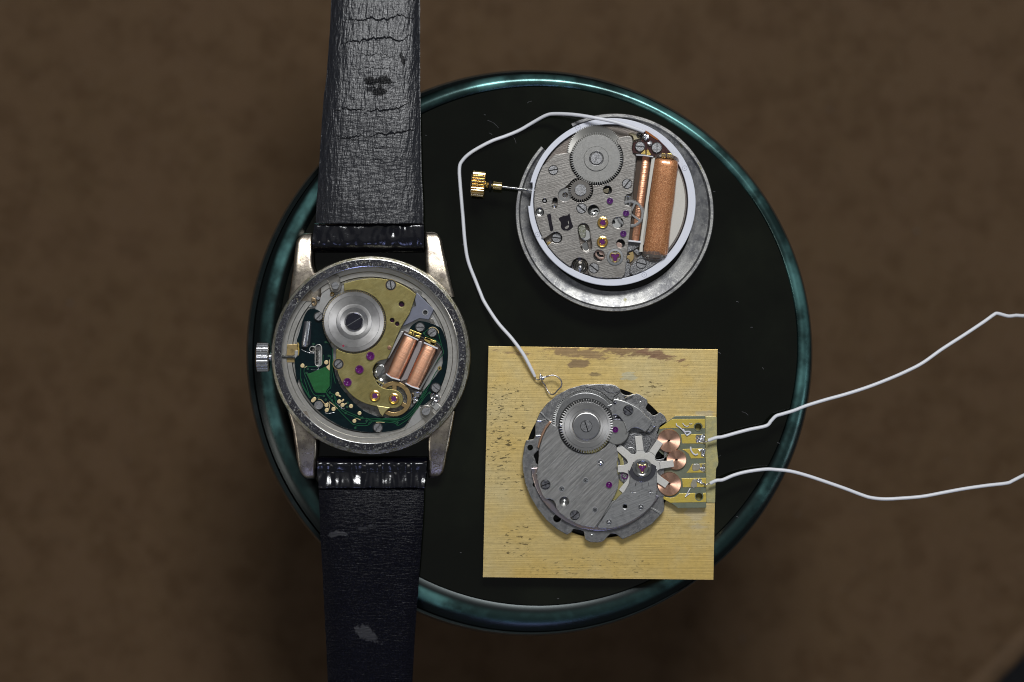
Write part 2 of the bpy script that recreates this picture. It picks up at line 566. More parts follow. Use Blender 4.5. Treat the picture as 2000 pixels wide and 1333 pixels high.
m_dust = M('pale_lint', (.10, .10, .105), 0, .8)
mb = MB()
for x, y, ln, an in ((963, 243, 26, 35), (1003, 272, 20, 60), (958, 262, 7, 30), (1034, 200, 10, -25), (1405, 690, 6, 40), (1520, 866, 5, 20), (1455, 808, 14, 28), (1404, 893, 10, -40), (905, 480, 6, 30), (1395, 375, 4, 10), (1468, 640, 4, 0), (1490, 720, 4, 50), (1440, 590, 5, 20), (860, 915, 7, 10), (832, 265, 3, 0), (947, 225, 3, 0), (1440, 1010, 5, 30), (1090, 1170, 4, 0), (900, 1080, 3, 0)):
    dx, dy = math.cos(R(an)) * ln / 2, math.sin(R(an)) * ln / 2
    mb.tube([(x - dx, y - dy, .006), (x + dy * .2, y - dx * .2, .01), (x + dx, y + dy, .006)], .35 if ln > 6 else .55, n=5, sub=3)
for x, y, r_ in ((1790, 452, 1.3), (1450, 1248, 1.3), (137, 592, 1.2), (1557, 1005, 1.1), (1620, 215, 1), (1700, 700, .8), (1850, 900, .9), (400, 200, .9), (250, 900, .9), (1900, 300, .8), (1650, 1150, .8)):
    mb.ball((x, y, ZT + .02), r_ * 2, 1.5, n=8)
tag(mb.obj('lint', m_dust), 'specks and fibres of lint lying on the dark glass', 'lint', kind='stuff')

# ================================================================== WRIST WATCH
K1 = (724, 694.5)
watch = thing('wrist_watch', W(K1[0], K1[1], 0), 'wrist watch lying face down with its back off and black leather strap', 'wrist watch')
m_case = M('tarnished_case', (.52, .49, .42), 1, .36, mot=[(7, (.30, .28, .17), .45, .6, .85), (22, (.16, .15, .09), .58, .66, .8), (60, (.66, .64, .56), .55, .7, .5)], bump=((70, .35), (200, .2)), rvar=.15)
m_pit = M('pitted_seat_ring', (.075, .073, .085), 1, .26, mot=[(26, (.60, .60, .58), .56, .61, .95), (.9, (.13, .13, .15), .50, .62, .75), (15, (.36, .33, .24), .60, .66, .8)], bump=((90, .4)), rvar=.15, rscale=40)
m_wall = M('turned_inner_wall', (.60, .58, .54), 1, .34, mot=[(8, (.50, .48, .43), .4, .7, .6)], bump=(110, .12), rvar=.1)
m_lug = M('worn_lug_steel', (.52, .455, .37), 1, .30, mot=[(4, (.26, .22, .19), .45, .62, .8), (40, (.16, .13, .08), .60, .65, .9), (9, (.46, .40, .26), .55, .7, .6)], bump=((7, .35), (90, .15)), rvar=.1)
m_plate1 = M('grey_main_plate', (.60, .595, .58), 1, .36, mot=[(10, (.46, .45, .43), .4, .7, .5)], brush=(30, 4, 70, .06, .06), bump=(140, .06))

lathe('case_body', K1, [(174, .02), (188, .10), (193.5, .30), (195, .48), (195, .58), (193, .655), (191, .665), (190.4, .70), (187.5, .715), (186, .71), (185.5, .68)], m_case, watch, 160, ref=.7)
lathe('seat_ring', (723, 693.5), [(187.5, .64), (187, .745), (186, .755), (174, .755), (173, .745), (172.5, .66)], m_pit, watch, 160, ref=.755)
wl = [(174, .70), (172.4, .70), (171.8, .56), (171, .55), (163, .55), (162.4, .545), (162, .52), (161.5, .515), (153, .515), (152.4, .51), (152, .47), (151.4, .465), (147.5, .462), (147, .43), (140, .425)]
lathe('inner_wall', (722, 693.5), wl, m_wall, watch, 160, ref=.55)
lathe('main_plate', (722, 693.5), [(150, .40), (150, .435), (.01, .435)], m_plate1, watch, 96, ref=.43)
lathe('polished_lip', (723, 693.5), [(187.8, .70), (187.4, .757), (186.7, .759), (186.4, .755)], m_steel, watch, 160, ref=.755)
lathe('polished_lip', (723, 693.5), [(174.2, .755), (173.6, .760), (172.7, .756), (172.4, .70)], m_steel, watch, 160, ref=.755)
# lugs
# strap ---------------------------------------------------------------
m_strapA = M('cracked_black_leather', (.008, .009, .014), 0, .34, spec=.7,
             mot=[(40, (.005, .005, .006), .45, .6, .7), (9, (.014, .014, .018), .45, .7, .6)],
             bump=((1, .5, 4, 13, 2.6), (1, .2, 0, 5, 18), (50, .2)), bspec=True,
             cracks=[(668, 40, 808, 29, 2.0), (664, 83, 805, 70, 2.4), (652, 216, 716, 211, 1.8), (706, 224, 800, 205, 2.0), (652, 262, 722, 268, 1.3), (718, 265, 812, 255, 2.2), (655, 270, 720, 276, .8), (722, 310, 748, 309, .8), (676, 104, 770, 108, .7), (690, 131, 785, 133, .7), (720, 290, 770, 289, .7)],
             bd=.02, blobs=[(736, 157, .40, .14, 7, (.001, .001, .002), 1, .25), (742, 176, .26, .2, 8, (.001, .001, .002), .95, .35), (786, 115, .06, .20, 12, (.004, .004, .005), .95, .3, 14), (722, 172, .16, .16, 12, (.008, .008, .01), .8, .5)], rvar=.10, rscale=30)
m_strapB = M('dark_black_leather', (.0025, .0025, .005), 0, .26, spec=.14, mot=[(30, (.008, .008, .014), .5, .7, .7)],
             bump=((1, .6, 0, 5, 34), (80, .2)),
             blobs=[(660, 1043, .42, .09, 8, (.05, .05, .055), .8, .35, 6), (716, 1030, .35, .06, 10, (.04, .04, .045), .6, .4, 14), (712, 1237, .38, .20, 6, (.05, .05, .055), .8, .4, -28), (725, 1250, .3, .16, 9, (.04, .04, .045), .7, .45, -20)], rvar=.1, rscale=30)
m_loop = M('glossy_black_loop', (.002, .002, .005), 0, .15, spec=.8, bd=.01, bump=((18, .4),), rvar=.03, rscale=40)

def strap(name, rows, mat, parent, thick=.16, crown=.07, nx=26, label=None, sub=6, jag=.004, seed=1, cp=5, fx=7, fy=7):
    rows = sm(rows, closed=False, sub=sub)
    mb = MB(); m_ = len(rows)
    for (y, xl, xr, z) in rows:
        for i in range(nx + 1):
            u = -1 + 2 * i / nx
            x = xl + (xr - xl) * i / nx
            zz = z - crown * abs(u) ** cp
            p = W(x, y, zz)
            nz = mnoise.noise(Vector((p.x * 1.6, p.y * 1.6, seed * 3.3))) * .012 + mnoise.noise(Vector((p.x * fx, p.y * fy, seed))) * jag
            if abs(u) == 1: p.x += mnoise.noise(Vector((p.y * 6, seed * 9.1 * u, 0))) * .012
            mb.v.append((p.x, p.y, zz + nz))
    top = m_ * (nx + 1)
    for (y, xl, xr, z) in rows:
        for i in range(nx + 1):
            p = W(xl + (xr - xl) * i / nx, y, z)
            mb.v.append((p.x, p.y, z - thick))
    w_ = nx + 1
    for j in range(m_ - 1):
        for i in range(nx):
            a = j * w_ + i
            mb.f.append((a, a + 1, a + w_ + 1, a + w_)); mb.f.append((top + a, top + a + w_, top + a + w_ + 1, top + a + 1))
        mb.f.append((j * w_, (j + 1) * w_, top + (j + 1) * w_, top + j * w_))
        mb.f.append((j * w_ + nx, top + j * w_ + nx, top + (j + 1) * w_ + nx, (j + 1) * w_ + nx))
    for j in (0, m_ - 1):
        for i in range(nx):
            a = j * w_ + i
            mb.f.append((a, a + 1, top + a + 1, top + a) if j else (a, top + a, top + a + 1, a + 1))
    return mb.obj(name, mat, parent, label, ang=50)

up = strap('strap', [(-260, 655, 818, -.35), (-80, 650, 819, .10), (0, 647, 820, .27), (120, 640, 820, .48), (217, 630, 821, .62), (330, 623, 823, .72), (400, 618, 826, .77), (436.5, 617, 826, .79)], m_strapA, watch, crown=.17, cp=4, label='upper strap half, cracked and greyish black')
strap('strap_loop', [(437, 615, 827, .60), (441, 614, 827, .655), (455, 612, 828, .66), (470, 611, 828, .655), (482, 611, 828, .60), (489, 612, 827, .50), (492.5, 613, 826, .36)], m_loop, up, thick=.2, crown=.05, sub=6, jag=.034, seed=4, nx=80, fx=7, fy=4)
lo = strap('strap', [(957, 622, 828, .60), (1000, 624, 827, .62), (1050, 626, 824, .60), (1120, 630, 819, .50), (1200, 634, 813, .36), (1280, 638, 808, .20), (1360, 641, 804, 0), (1480, 646, 800, -.5), (1600, 650, 798, -1.2)], m_strapB, watch, label='lower strap half, darker black with two pale scuffs')
strap('strap_loop', [(893.5, 620, 833, .34), (897, 619, 834, .48), (905, 619, 834, .60), (916, 620, 833, .585), (923, 620, 833, .55), (933, 621, 831, .56), (946, 622, 829, .585), (953, 622, 829, .58), (957.5, 623, 828, .52)], m_loop, lo, thick=.2, crown=.05, sub=6, jag=.042, seed=8, nx=80, fx=9, fy=2.2)

def lug(rows, seed):
    strap('lug', [(y, xl, xr, z) for (xl, y), (xr, _), z in rows], m_lug, watch, thick=.34, crown=.05, cp=9, nx=30, sub=4, jag=.0025, seed=seed, fx=5, fy=5)
lug([(cA(500, 106), cA(537, 106), .22), (cA(474, 113), cA(540, 113), .34), (cA(440, 135), cA(542, 135), .39), (cA(413, 175), cA(543, 175), .43), (cA(402, 240), cA(545, 240), .47), (cA(388, 380), cA(550, 380), .53), (cA(365, 540), cA(620, 540), .55), (cA(345, 660), cA(600, 660), .55)], 21)
lug([(cA(1462, 97), cA(1518, 97), .22), (cA(1458, 104), cA(1545, 104), .34), (cA(1457, 125), cA(1572, 125), .39), (cA(1457, 170), cA(1594, 170), .43), (cA(1458, 240), cA(1608, 240), .47), (cA(1462, 380), cA(1640, 380), .53), (cA(1480, 500), cA(1668, 500), .55), (cA(1560, 625), cA(1697, 625), .55)], 22)
lug([(cB(338, 640), cB(520, 640), .55), (cB(375, 760), cB(560, 760), .55), (cB(398, 900), cB(580, 900), .53), (cB(415, 1020), cB(574, 1020), .47), (cB(428, 1100), cB(568, 1100), .42), (cB(448, 1145), cB(566, 1145), .38), (cB(478, 1178), cB(565, 1178), .33), (cB(505, 1192), cB(563, 1192), .22)], 23)
lug([(cB(1560, 640), cB(1704, 640), .55), (cB(1500, 760), cB(1682, 760), .55), (cB(1479, 900), cB(1656, 900), .53), (cB(1484, 1020), cB(1632, 1020), .47), (cB(1486, 1100), cB(1617, 1100), .42), (cB(1487, 1145), cB(1603, 1145), .38), (cB(1488, 1170), cB(1575, 1170), .33), (cB(1490, 1184), cB(1545, 1184), .22)], 24)

# crown ---------------------------------------------------------------
m_chrome = M('chromed_crown', (.80, .80, .82), 1, .20, mot=[(30, (.55, .55, .56), .5, .7, .5)], rvar=.08)
cr = MB().rod((500, 698, .34), (527, 698, .34), [(0, 17), (.03, 22), (.10, 28.2), (.9, 28.2), (.98, 25), (1, 20)], ribs=18, rib=.14).obj('crown', m_chrome, watch, ang=25)
MB().rod((526, 698, .34), (541, 698, .34), [(0, 8), (.4, 8), (.45, 6.5), (1, 6.5)]).obj('crown_tube', m_chrome, cr)
prof = [(0, 3)]
for i in range(12):
    prof += [(.06 + i * .075, 4.2), (.09 + i * .075, 3.0)]
prof += [(.98, 4.5), (1, 4.5)]
MB().rod((549, 697, .56), (575, 697, .56), prof, n=16).obj('stem', m_steel, cr)
m_brassin = M('old_brass', (.58, .43, .20), 1, .35, mot=[(12, (.3, .22, .1), .5, .7, .8)], bump=(60, .2))
pocket = prism('stem_pocket', a7('868,376 1120,360 1120,520 1060,620 1060,760 868,760'), .50, .522, m_brassin, watch, bev=.5)
prism('gold_lip', sm(a7('1122,322 1152,324 1164,372 1156,420 1166,480 1160,560 1146,604 1118,606 1136,560 1128,500 1120,440 1132,380')), .50, .56, m_goldtab, pocket, bev=.6)
prism('plate_corner', rnd(a7('1058,505 1128,495 1136,600 1076,672 1062,672'), 1), .50, .555, m_plate1, watch, bev=.5)

# circuit board -------------------------------------------------------
m_pcb = M('dark_green_board', (.0014, .008, .011), 0, .16, spec=.25, mot=[(9, (.003, .016, .018), .4, .7, .6), (220, (.01, .05, .05), .66, .72, .6)], coat=0, bump=(50, .06))
m_trace = M('green_trace', (.010, .095, .040), 0, .3, spec=.5)
m_solid = M('bright_green_patch', (.012, .115, .028), 0, .35, spec=.4, mot=[(30, (.02, .15, .045), .45, .7, .6), (8, (.008, .085, .02), .45, .6, .6)])
ZB = .56
outer = cA('515,728 480,775 455,850 432,930 415,985 432,1010 440,1070 425,1110 402,1128 400,1180 408,1260 420,1330')
outer += cB('432,380 470,480 530,570 610,655 700,722 800,776 900,800 1000,812 1100,812 1200,798 1288,768 1330,705 1385,620 1410,590 1450,588 1520,530 1570,470 1605,390 1632,300')
outer += cA('1642,1120 1638,1020 1600,900 1560,862 1490,835 1420,822 1390,832 1350,862 1335,900 1420,945 1560,1000 1592,1050 1600,1085')
outer += cB('1590,290 1440,480 1395,560 1340,620 1260,672 1130,690 1000,655 900,590 830,515 765,430 725,330 712,230')
outer += cA('705,1060 690,1020 650,950 628,880 622,840 628,800 610,752 570,726')
slot = sm(cA('575,1032 600,1027 620,1040 620,1110 618,1170 600,1186 578,1178 566,1150 566,1100 566,1078 540,1074 528,1052 545,1036'), sub=4)
board = prism('circuit_board', sm(outer, sub=3), .44, ZB, m_pcb, watch, holes=[slot], bev=.5)
prism('green_patch', a3('370,670 430,662 722,538 742,570 800,618 800,900 745,975 722,1028 540,1022 512,985'), ZB - .01, ZB + .006, m_solid, board, bev=.4)
tr_ = MB()
def trace(pts, r=.55, z=ZB - .001):
    tr_.tube([(x, y, z) for x, y in rnd(pts, 3, 3) if True], r, n=6, smooth=False)
def openrnd(pts):
    return pts
for P in [a3('330,560 350,540 545,540 640,510 672,440 678,350 690,320'), a3('330,560 322,640 360,740 500,1050 640,1080 690,1085'),
          a3('262,560 262,770 300,880 425,1095'), a3('845,70 800,100 740,90'), a3('850,190 852,330 850,560 870,700 905,850'),
          a3('815,330 822,480 822,900 780,960 742,1030 760,1080 810,1150'), a3('800,1020 880,1070 920,1150 900,1210 960,1290 1020,1340'),
          a5('130,0 190,180 235,335'), a5('80,0 100,130 220,330'), a5('520,240 600,330 690,470 780,590 1020,830 1070,850 1150,835 1280,830 1380,750 1900,760'),
          a5('690,290 720,450 740,500 900,640 1060,700 1180,740 1900,740'), a5('860,570 950,620 1210,730 1300,735'), a5('1085,915 1120,875 1310,870 1400,800 1480,800 1790,820 1860,870'),
          a6('0,740 430,772 560,755 700,690 850,540 980,330 1050,190'), a6('0,770 420,795 600,770 740,700 880,550 1010,350 1090,220'),
          a6('0,850 60,800 480,800 540,870 620,830 760,730 900,560 1030,360 1120,260'), a4('1040,1010 1130,850 1280,620 1390,480 1360,350 1300,120'),
          a4('980,1310 1110,1100 1240,850 1290,780'), a4('1340,330 1290,270 1200,210 1030,130 1100,40')]:
    Q = [(x, y, ZB + .002) for x, y in P]
    tr_.tube(Q, .75, n=6, sub=4, smooth=True)
tr_.obj('trace', m_trace, board)
def via(c, r=2.2, parent=board):
    v_ = lathe('via', c, [(r, ZB - .01), (r, ZB + .006), (r * .55, ZB + .006), (r * .5, ZB - .004)], m_trace, parent, 14)
    lathe('via_hole', c, [(r * .56, ZB - .003), (r * .56, ZB + .003), (.01, ZB + .003)], m_dark, v_, 10)
for c in [a3(725, 82), a3(497, 118), a3(782, 338), a3(390, 578), a3(368, 655), a3(800, 1020), a3(428, 1098), a3(690, 1085), a3(840, 1090), a3(725, 1150), a3(840, 1165), a3(590, 1115),
          a5(905, 640), a5(1215, 725), a5(1295, 782), a5(1085, 915), a5(940, 448), a5(935, 525), a5(1870, 815), a6(1135, 262), a4(1030, 105)]:
    via(c)
def pad(pts, name='gold_pad'):
    prism(name, pts, ZB - .01, ZB + .014, m_goldpad, board, bev=.5)
for c, r in [(a3(293, 520), 4.1), (a3(735, 458), 4.2), (a5(750, 285), 4), (a5(785, 425), 4.1), (a5(847, 490), 4), (a5(1005, 510), 4.1), (a5(548, 494), 4), (a5(552, 585), 4), (a5(680, 565), 4.1), (a5(1163, 642), 3.9), (a5(1067, 787), 3.9)]:
    pad(circ(c, r, 20))
pad(slotshape(a5(295, 408), a5(325, 375), 3.6)); pad(sm(a3('735,540 780,500 785,420 800,420 800,600 770,590')))
pad(slotshape(a5(840, 415), a5(860, 395), 1.9)); pad(slotshape(a5(780, 315), a5(805, 330), 1.6)); pad(slotshape(a5(880, 480), a5(915, 462), 1.2))
for P in [a5('390,380 450,395 500,450 530,480'), a5('560,440 600,470 605,520 580,590'), a5('600,430 680,490 755,560'), a5('1090,735 1130,745 1180,770'), a5('1470,812 1550,808 1630,818'), a4('1120,20 1180,-5 1240,10 1290,60 1300,110'), a3('335,560 350,545 380,530'), a6('1075,0 1075,2')]:
    MB().tube([(x, y, ZB + .002) for x, y in P], .9, n=6, sub=4).obj('gold_track', m_goldpad, board)
lathe('gold_eyelet', a4(1318, 758), [(4.0, ZB - .01), (4.0, ZB + .02), (1.6, ZB + .02), (1.5, ZB - .01)], m_gold, board, 20)
lathe('gold_eyelet', a4(1318, 758), [(1.7, ZB + .004), (.01, ZB + .004)], m_black, board, 12)
for P, r_ in ((a5('740,465 850,560 890,545'), .7), (a5('520,620 560,650 700,625'), .8), (a3('280,215 320,245 440,285 530,285'), .9), (a3('450,592 560,600 600,560 560,545'), .45)):
    MB().tube([(*p, ZB + .004) for p in P], r_, n=6, sub=3).obj('resin_edge', m_solder, board)
# slot lining and ratchet
m_cream = M('worn_slot_edge', (.62, .60, .55), .7, .35)
prism('slot_lining', slotshape(a3(590, 190), a3(590, 470), 7.2), .45, ZB + .012, m_cream, board, holes=[slotshape(a3(590, 190), a3(590, 470), 5.6)], bev=.4)
prism('slot_lining', circ(a3(480, 215), 6.3), .45, ZB + .012, m_cream, board, holes=[circ(a3(480, 215), 5.0)], bev=.4)
mb = MB()
for i in range(9):
    mb.rod((*a3(572, 225 + i * 28), .47), (*a3(572, 243 + i * 28), .47), [(0, 2.2), (.5, 3.2 if i != 4 else 5), (1, 2.2)], n=10)
mb.obj('ratchet_teeth', m_steel, watch)
lathe('slot_pin', a3(482, 222), [(3.4, .44), (3.4, .50), (1.6, .515), (.01, .50)], m_screw, watch, 16)
# crystal can
m_can = M('silver_can', (.72, .73, .76), 1, .3, mot=[(20, (.55, .55, .58), .5, .7, .6)], bump=(80, .1))
prism('can_recess', rnd(cA('475,825 520,820 535,850 525,1010 495,1040 455,1035 452,1000'), 2), ZB - .02, ZB + .004, M('dark_resin', (.018, .018, .026), 0, .15, coat=1), board, bev=.5)
can = MB().rod((*cA(510, 826), .62), (*cA(480, 1030), .62), [(0, 4.5), (.02, 5.8), (.93, 5.8), (.95, 5.2), (.97, 5.8), (1, 5)], n=20).obj('crystal_can', m_can, board)

def screw(name, c, r, z, ang, mat, parent, slot=.2, seat=True, rec=False):
    b = MB()
    b.lathe(c, [(r, z - .09), (r, z - .035), (.01, z - .035)], 28, ref=z)
    h = slot * r / 2
    for s in (-1, 1):
        a = math.degrees(math.asin(min(h / r, .9)))
        pts = arc(c, r, a, 180 - a, 14)
        if s < 0: pts = [(2 * c[0] - p[0], 2 * c[1] - p[1]) for p in pts]
        ca, sa = math.cos(R(ang)), math.sin(R(ang))
        pts = [(c[0] + (p[0] - c[0]) * ca - (p[1] - c[1]) * sa, c[1] + (p[0] - c[0]) * sa + (p[1] - c[1]) * ca) for p in pts]
        b.poly(pts, z - .04, z, .9)
    return b.obj(name, mat, parent)

def seat(c, r, z, parent, mat=None, w=1.3):
    """turned ring of a recess with a black gap inside"""
    return lathe('screw_seat', c, [(r + w, z - .01), (r + w, z + .005), (r + .2, z + .005), (r, z - .03)], mat or m_steel, parent, 32)

def gap(c, r, z, parent, name='recess_disc'):
    return lathe(name, c, [(r, z - .01), (r, z + .003), (.01, z + .003)], m_dark, parent, 28)

for c, r, a in [(cA(593, 787), 8.2, -48), (cA(1418, 874), 8.4, 3), (cA(1518, 916), 8.6, -38), (a6(1248, 170), 8.6, 40), (a5(1503, 912), 8.6, -55)]:
    gap(c, r + 1.4, ZB, board)
    screw('screw', c, r, ZB + .07, a, m_screw, board, slot=.16)
lathe('rivet', a5(405, 492), [(8.6, ZB - .02), (8.6, ZB + .05), (8, ZB + .06), (6.8, ZB + .06), (6.6, ZB + .052), (.01, ZB + .052)], m_screw, board, 28)

# clamps and small parts on the plate
m_clamp = M('dark_steel_clamp', (.34, .325, .30), 1, .32, mot=[(14, (.2, .18, .15), .5, .65, .6)], bump=(80, .1))
prism('clamp', sm(cA('662,470 748,446 772,520 776,560 735,592 700,568 680,520')), .50, .60, m_clamp, watch, bev=1)
screw('screw', cA(729, 535), 7.6, .69, -14, m_chrome, watch, slot=.13)
prism('clamp', sm(cB('1420,640 1425,610 1460,590 1500,600 1530,650 1575,690 1500,742 1440,690')), .52, .61, m_clamp, watch, bev=1)
screw('screw', a6(1065, 607), 8.2, .70, -28, m_chrome, watch, slot=.13)
prism('plate_segment', cB('1390,610 1420,600 1500,725 1350,795 1285,808'), .45, .535, m_plate1, watch, bev=.8)
prism('plate_segment', rnd(cB('1500,590 1545,560 1590,600 1550,640'), 1), .45, .57, m_plate1, watch, bev=.8)
prism('plate_segment', sm(cA('500,700 560,640 620,560 668,520 700,600 740,610 690,650 640,720 620,760 560,722')), .44, .49, m_plate1, watch, bev=.8)
lathe('tube_pin', a1(845, 522), [(4.2, .46), (4.2, .53), (3.4, .54), (2, .53), (1.8, .48), (.01, .48)], m_brassin, watch, 18)
prism('eccentric', sm(a1('462,600 490,590 530,610 550,650 560,700 530,740 490,745 465,700')), .47, .58, M('brown_brass', (.30, .22, .13), 1, .4), watch, bev=1, holes=[circ(a1(500, 678), 2.4, 14)])
lathe('steel_pin', a1(583, 598), [(3.8, .47), (3.8, .60), (3.2, .61), (.01, .61)], m_screw, watch, 18)
lathe('eccentric', a6(1262, 362), [(8.4, .48), (8.4, .60), (7, .62), (5, .60), (3, .61), (2.4, .56), (.01, .56)], m_chrome, watch, 26)
gap(a6(1262, 362), 2.3, .56, watch, 'hole')
lathe('steel_pin', a6(1197, 455), [(3.9, .5), (3.9, .61), (3, .625), (.01, .62)], m_steel, watch, 18)
lathe('eccentric', a6(1200, 330), [(6.5, .5), (6.5, .57), (5.5, .58), (.01, .56)], m_steel, watch, 22)

# under-layer: gears glimpsed beside the bridge
m_under = M('dark_under_plate', (.28, .275, .26), 1, .35, mot=[(14, (.12, .11, .10), .45, .65, .8), (60, (.5, .5, .48), .6, .7, .6)], bump=((40, .5),))
prism('under_plate', sm(cB('735,330 760,300 1000,180 1120,320 1300,420 1430,450 1440,480 1395,560 1340,620 1260,672 1130,690 1000,655 900,590 830,515 765,430')), .43, .47, m_under, watch, bev=.5)
for (x, y, r, z) in [(1095, 405, 7, .52), (1110, 430, 4, .54), (1390, 510, 9, .50), (1375, 560, 6, .5), (1065, 345, 8, .51), (1085, 300, 12, .5)]:
    lathe('small_pinion', cB(x, y), [(r, z - .03), (r, z), (r * .6, z + .01), (r * .5, z - .005), (.01, z - .005)], m_steel, watch, 20)
prism('lever', sm(cB('1060,345 1075,300 1115,270 1130,285 1110,310 1100,335 1075,360')), .5, .56, m_steel, watch, bev=.8)
prism('lever', rnd(a6('830,345 940,310 945,335 835,365'), .8), .5, .56, m_steel, watch, bev=.5)
prism('lever', sm(a6('840,290 870,240 930,235 960,270 930,265 880,270')), .5, .54, m_steel, watch, bev=.5)
# slanted steel strip between bridge and coils
prism('coil_frame', rnd(cA('1262,905 1290,900 1420,955 1560,1015 1592,1050 1592,1085 1480,1290') + cB('1430,480 1380,470 1130,335 1100,345 1040,400 1060,340 1105,300') + cA('1180,1090 1230,960'), 2), .44, .485, M('coil_bed', (.10, .075, .065), .6, .4, mot=[(10, (.2, .16, .15), .5, .7, .6)]), watch, bev=.5)
prism('frame_side', rnd(cA('1245,930 1262,905 1285,905 1275,930 1165,1130 1150,1120'), 1), .5, .60, m_plate1, watch, bev=.6)
prism('frame_side', rnd(cA('1590,1060 1598,1072 1520,1215 1500,1250') + cB('1420,472 1408,462'), .5), .5, .59, m_steel, watch, bev=.4)
prism('centre_strip', rnd(a4('930,250 1000,270 960,420 720,960 600,1010 585,985 640,900'), 1), .47, .50, M('pinkish_steel', (.55, .50, .50), 1, .35), watch, bev=.5)
# regulator wheel
RC = (769.4, 779.6)
m_bronze = M('bronze_wheel', (.52, .36, .17), 1, .36, brush=(-40, 5, 80, .2, .15), mot=[(12, (.42, .28, .12), .4, .7, .6)])
prism('regulator_wheel', circ(RC, 34.2, 90), .565, .605, m_bronze, watch, bev=.7, holes=[
    arc(RC, 26, -78, 22, 16) + arc(RC, 14, 16, -70, 8), arc(RC, 26, 40, 140, 16) + arc(RC, 14, 134, 46, 8), arc(RC, 26, 158, 262, 16) + arc(RC, 14, 256, 164, 8)])
lathe('regulator_disc', RC, [(15, .48), (15, .53), (.01, .53)], m_under, watch, 30)

# blue grey plate
m_bluegrey = M('blue_grey_plate', (.24, .25, .31), .8, .42, mot=[(30, (.36, .37, .43), .6, .72, .7), (5, (.20, .21, .26), .4, .7, .6)], bump=(120, .1))
prism('grey_plate', rnd(cA('1382,600 1400,598 1530,728 1490,812 1470,808 1415,800 1280,864 1275,850 1320,770 1345,720 1385,700 1375,650'), 1), .49, .585, m_bluegrey, watch, bev=.7, holes=[circ(cA(1461, 753), 4)])
lathe('eyelet', cA(1461, 753), [(6.2, .58), (6.2, .592), (4.4, .592), (3.6, .56)], m_can, watch, 20)
gap(cA(1461, 753), 4, .55, watch, 'hole')
prism('rim_recess', sm(a2('800,425 840,410 900,440 960,460 990,510 970,555 930,530 880,500')), .50, .519, m_under, watch, bev=.3)
prism('rim_recess', sm(a2('1020,598 1050,605 1085,650 1070,665 1040,640')), .50, .519, m_dark, watch, bev=.3)
prism('rim_recess', sm(a2('1115,1000 1130,970 1190,985 1225,1050 1250,1110 1180,1085')), .44, .50, m_clamp, watch, bev=.3)

# brass bridge --------------------------------------------------------
WC = (691.4, 628.8)
m_brass = M('aged_brass_bridge', (.34, .285, .11), .9, .42, mot=[(7, (.26, .22, .085), .4, .65, .7), (45, (.20, .17, .07), .58, .68, .55), (3, (.46, .41, .19), .45, .7, .6)], brush=(-35, 6, 70, .14, .12), bump=((90, .2),), rvar=.1)
bo = cA('797,518 900,490 1000,477 1100,478 1200,498 1300,545 1387,605 1335,760 1268,868 1225,960 1175,1085 1150,1130')
bo = bo[:1] + sm(bo[1:7], closed=False, sub=3) + bo[7:]
bo += arc(cB(1128, 318), 23.0, -85, -250, 20)[1:]
bo = bo + sm(cB('1052,385 1085,430 1130,455 1200,464 1245,480 1275,515 1278,560 1258,595 1215,616 1150,612 1050,598 950,568 860,508 790,415 745,310 733,200'), closed=False, sub=4)
bo += cA(735, 1052)and [cA(735, 1052)]
bo += arc(WC, 62.5, 122, -108, 44)
bridge = prism('bridge', bo, .565, .665, m_brass, watch, bev=1.0, holes=[circ(a2(612, 710), 5.4, 22), circ(a2(437, 1008), 4.3, 18), circ(a2(532, 1075), 4.2, 18)])
for c, r in ((a2(612, 710), 5.4), (a2(437, 1008), 4.3), (a2(532, 1075), 4.2)):
    lathe('jewel', c, [(r, .60), (.01, .60)], M('dark_jewel_well', (.030, .004, .028), 0, .2), bridge, 20)
prism('arrow_pointer', rnd(cB('1066,594 1176,612 1140,640 1112,684 1090,650'), .5), .60, .675, M('brass_pointer', (.62, .53, .25), 1, .35, bump=(90, .1)), bridge, bev=.8)
def jewel(c, r, z, parent, mat=m_ruby):
    z += .035
    return lathe('jewel', c, [(r + .8, z - .04), (r + .8, z + .004), (r - .2, z + .006), (r * .86, z + .002), (r * .6, z - .02), (r * .38, z - .031), (r * .3, z - .022), (r * .16, z - .022), (.01, z - .031)], mat, parent, 28)
for p in ((1557, 340), (1352, 590), (1130, 828)):
    jewel(a3(*p), 7.4, .668, bridge)
def gold_jewel(c, r, z, parent, outmat=m_gold, ph=0, lobes=4):
    z += .02
    g = lathe('jewel_setting', c, [(r, z - .03), (r, z + .012), (r * .86, z + .016), (r * .78, z - .006), (r * .70, z - .006), (r * .62, z + .010), (r * .5, z + .004), (r * .48, z - .02), (.01, z - .02)], outmat, parent, 40)
    rj = r * .52
    pts = [(c[0] + rj * (1 + .17 * math.cos(lobes * (t - R(ph)))) * math.cos(t), c[1] + rj * (1 + .17 * math.cos(lobes * (t - R(ph)))) * math.sin(t)) for t in [2 * pi * i / 40 for i in range(40)]]
    prism('jewel', pts, z - .02, z + .006, m_ruby, g, bev=1.2)
    return g
gold_jewel(a3(1640, 1083), 10.6, .668, bridge, ph=40)
gold_jewel(a6(470, 375), 10.6, .668, bridge, ph=40)
c = cA(1180, 530); gap(c, 10.6, .664, bridge); seat(c, 10.2, .664, bridge, m_gold); screw('screw', c, 8.4, .69, 82, m_screw, bridge, slot=.14)
c = a3(962, 490); gap(c, 10.4, .664, bridge); seat(c, 10.0, .664, bridge, m_gold); screw('screw', c, 8.0, .68, -42, m_screw, bridge, slot=.14)
lathe('copper_pin', cA(1168, 1040), [(4, .65), (4, .672), (2.8, .675), (.01, .672)], M('copper_pin', (.35, .2, .14), 1, .4), bridge, 18)
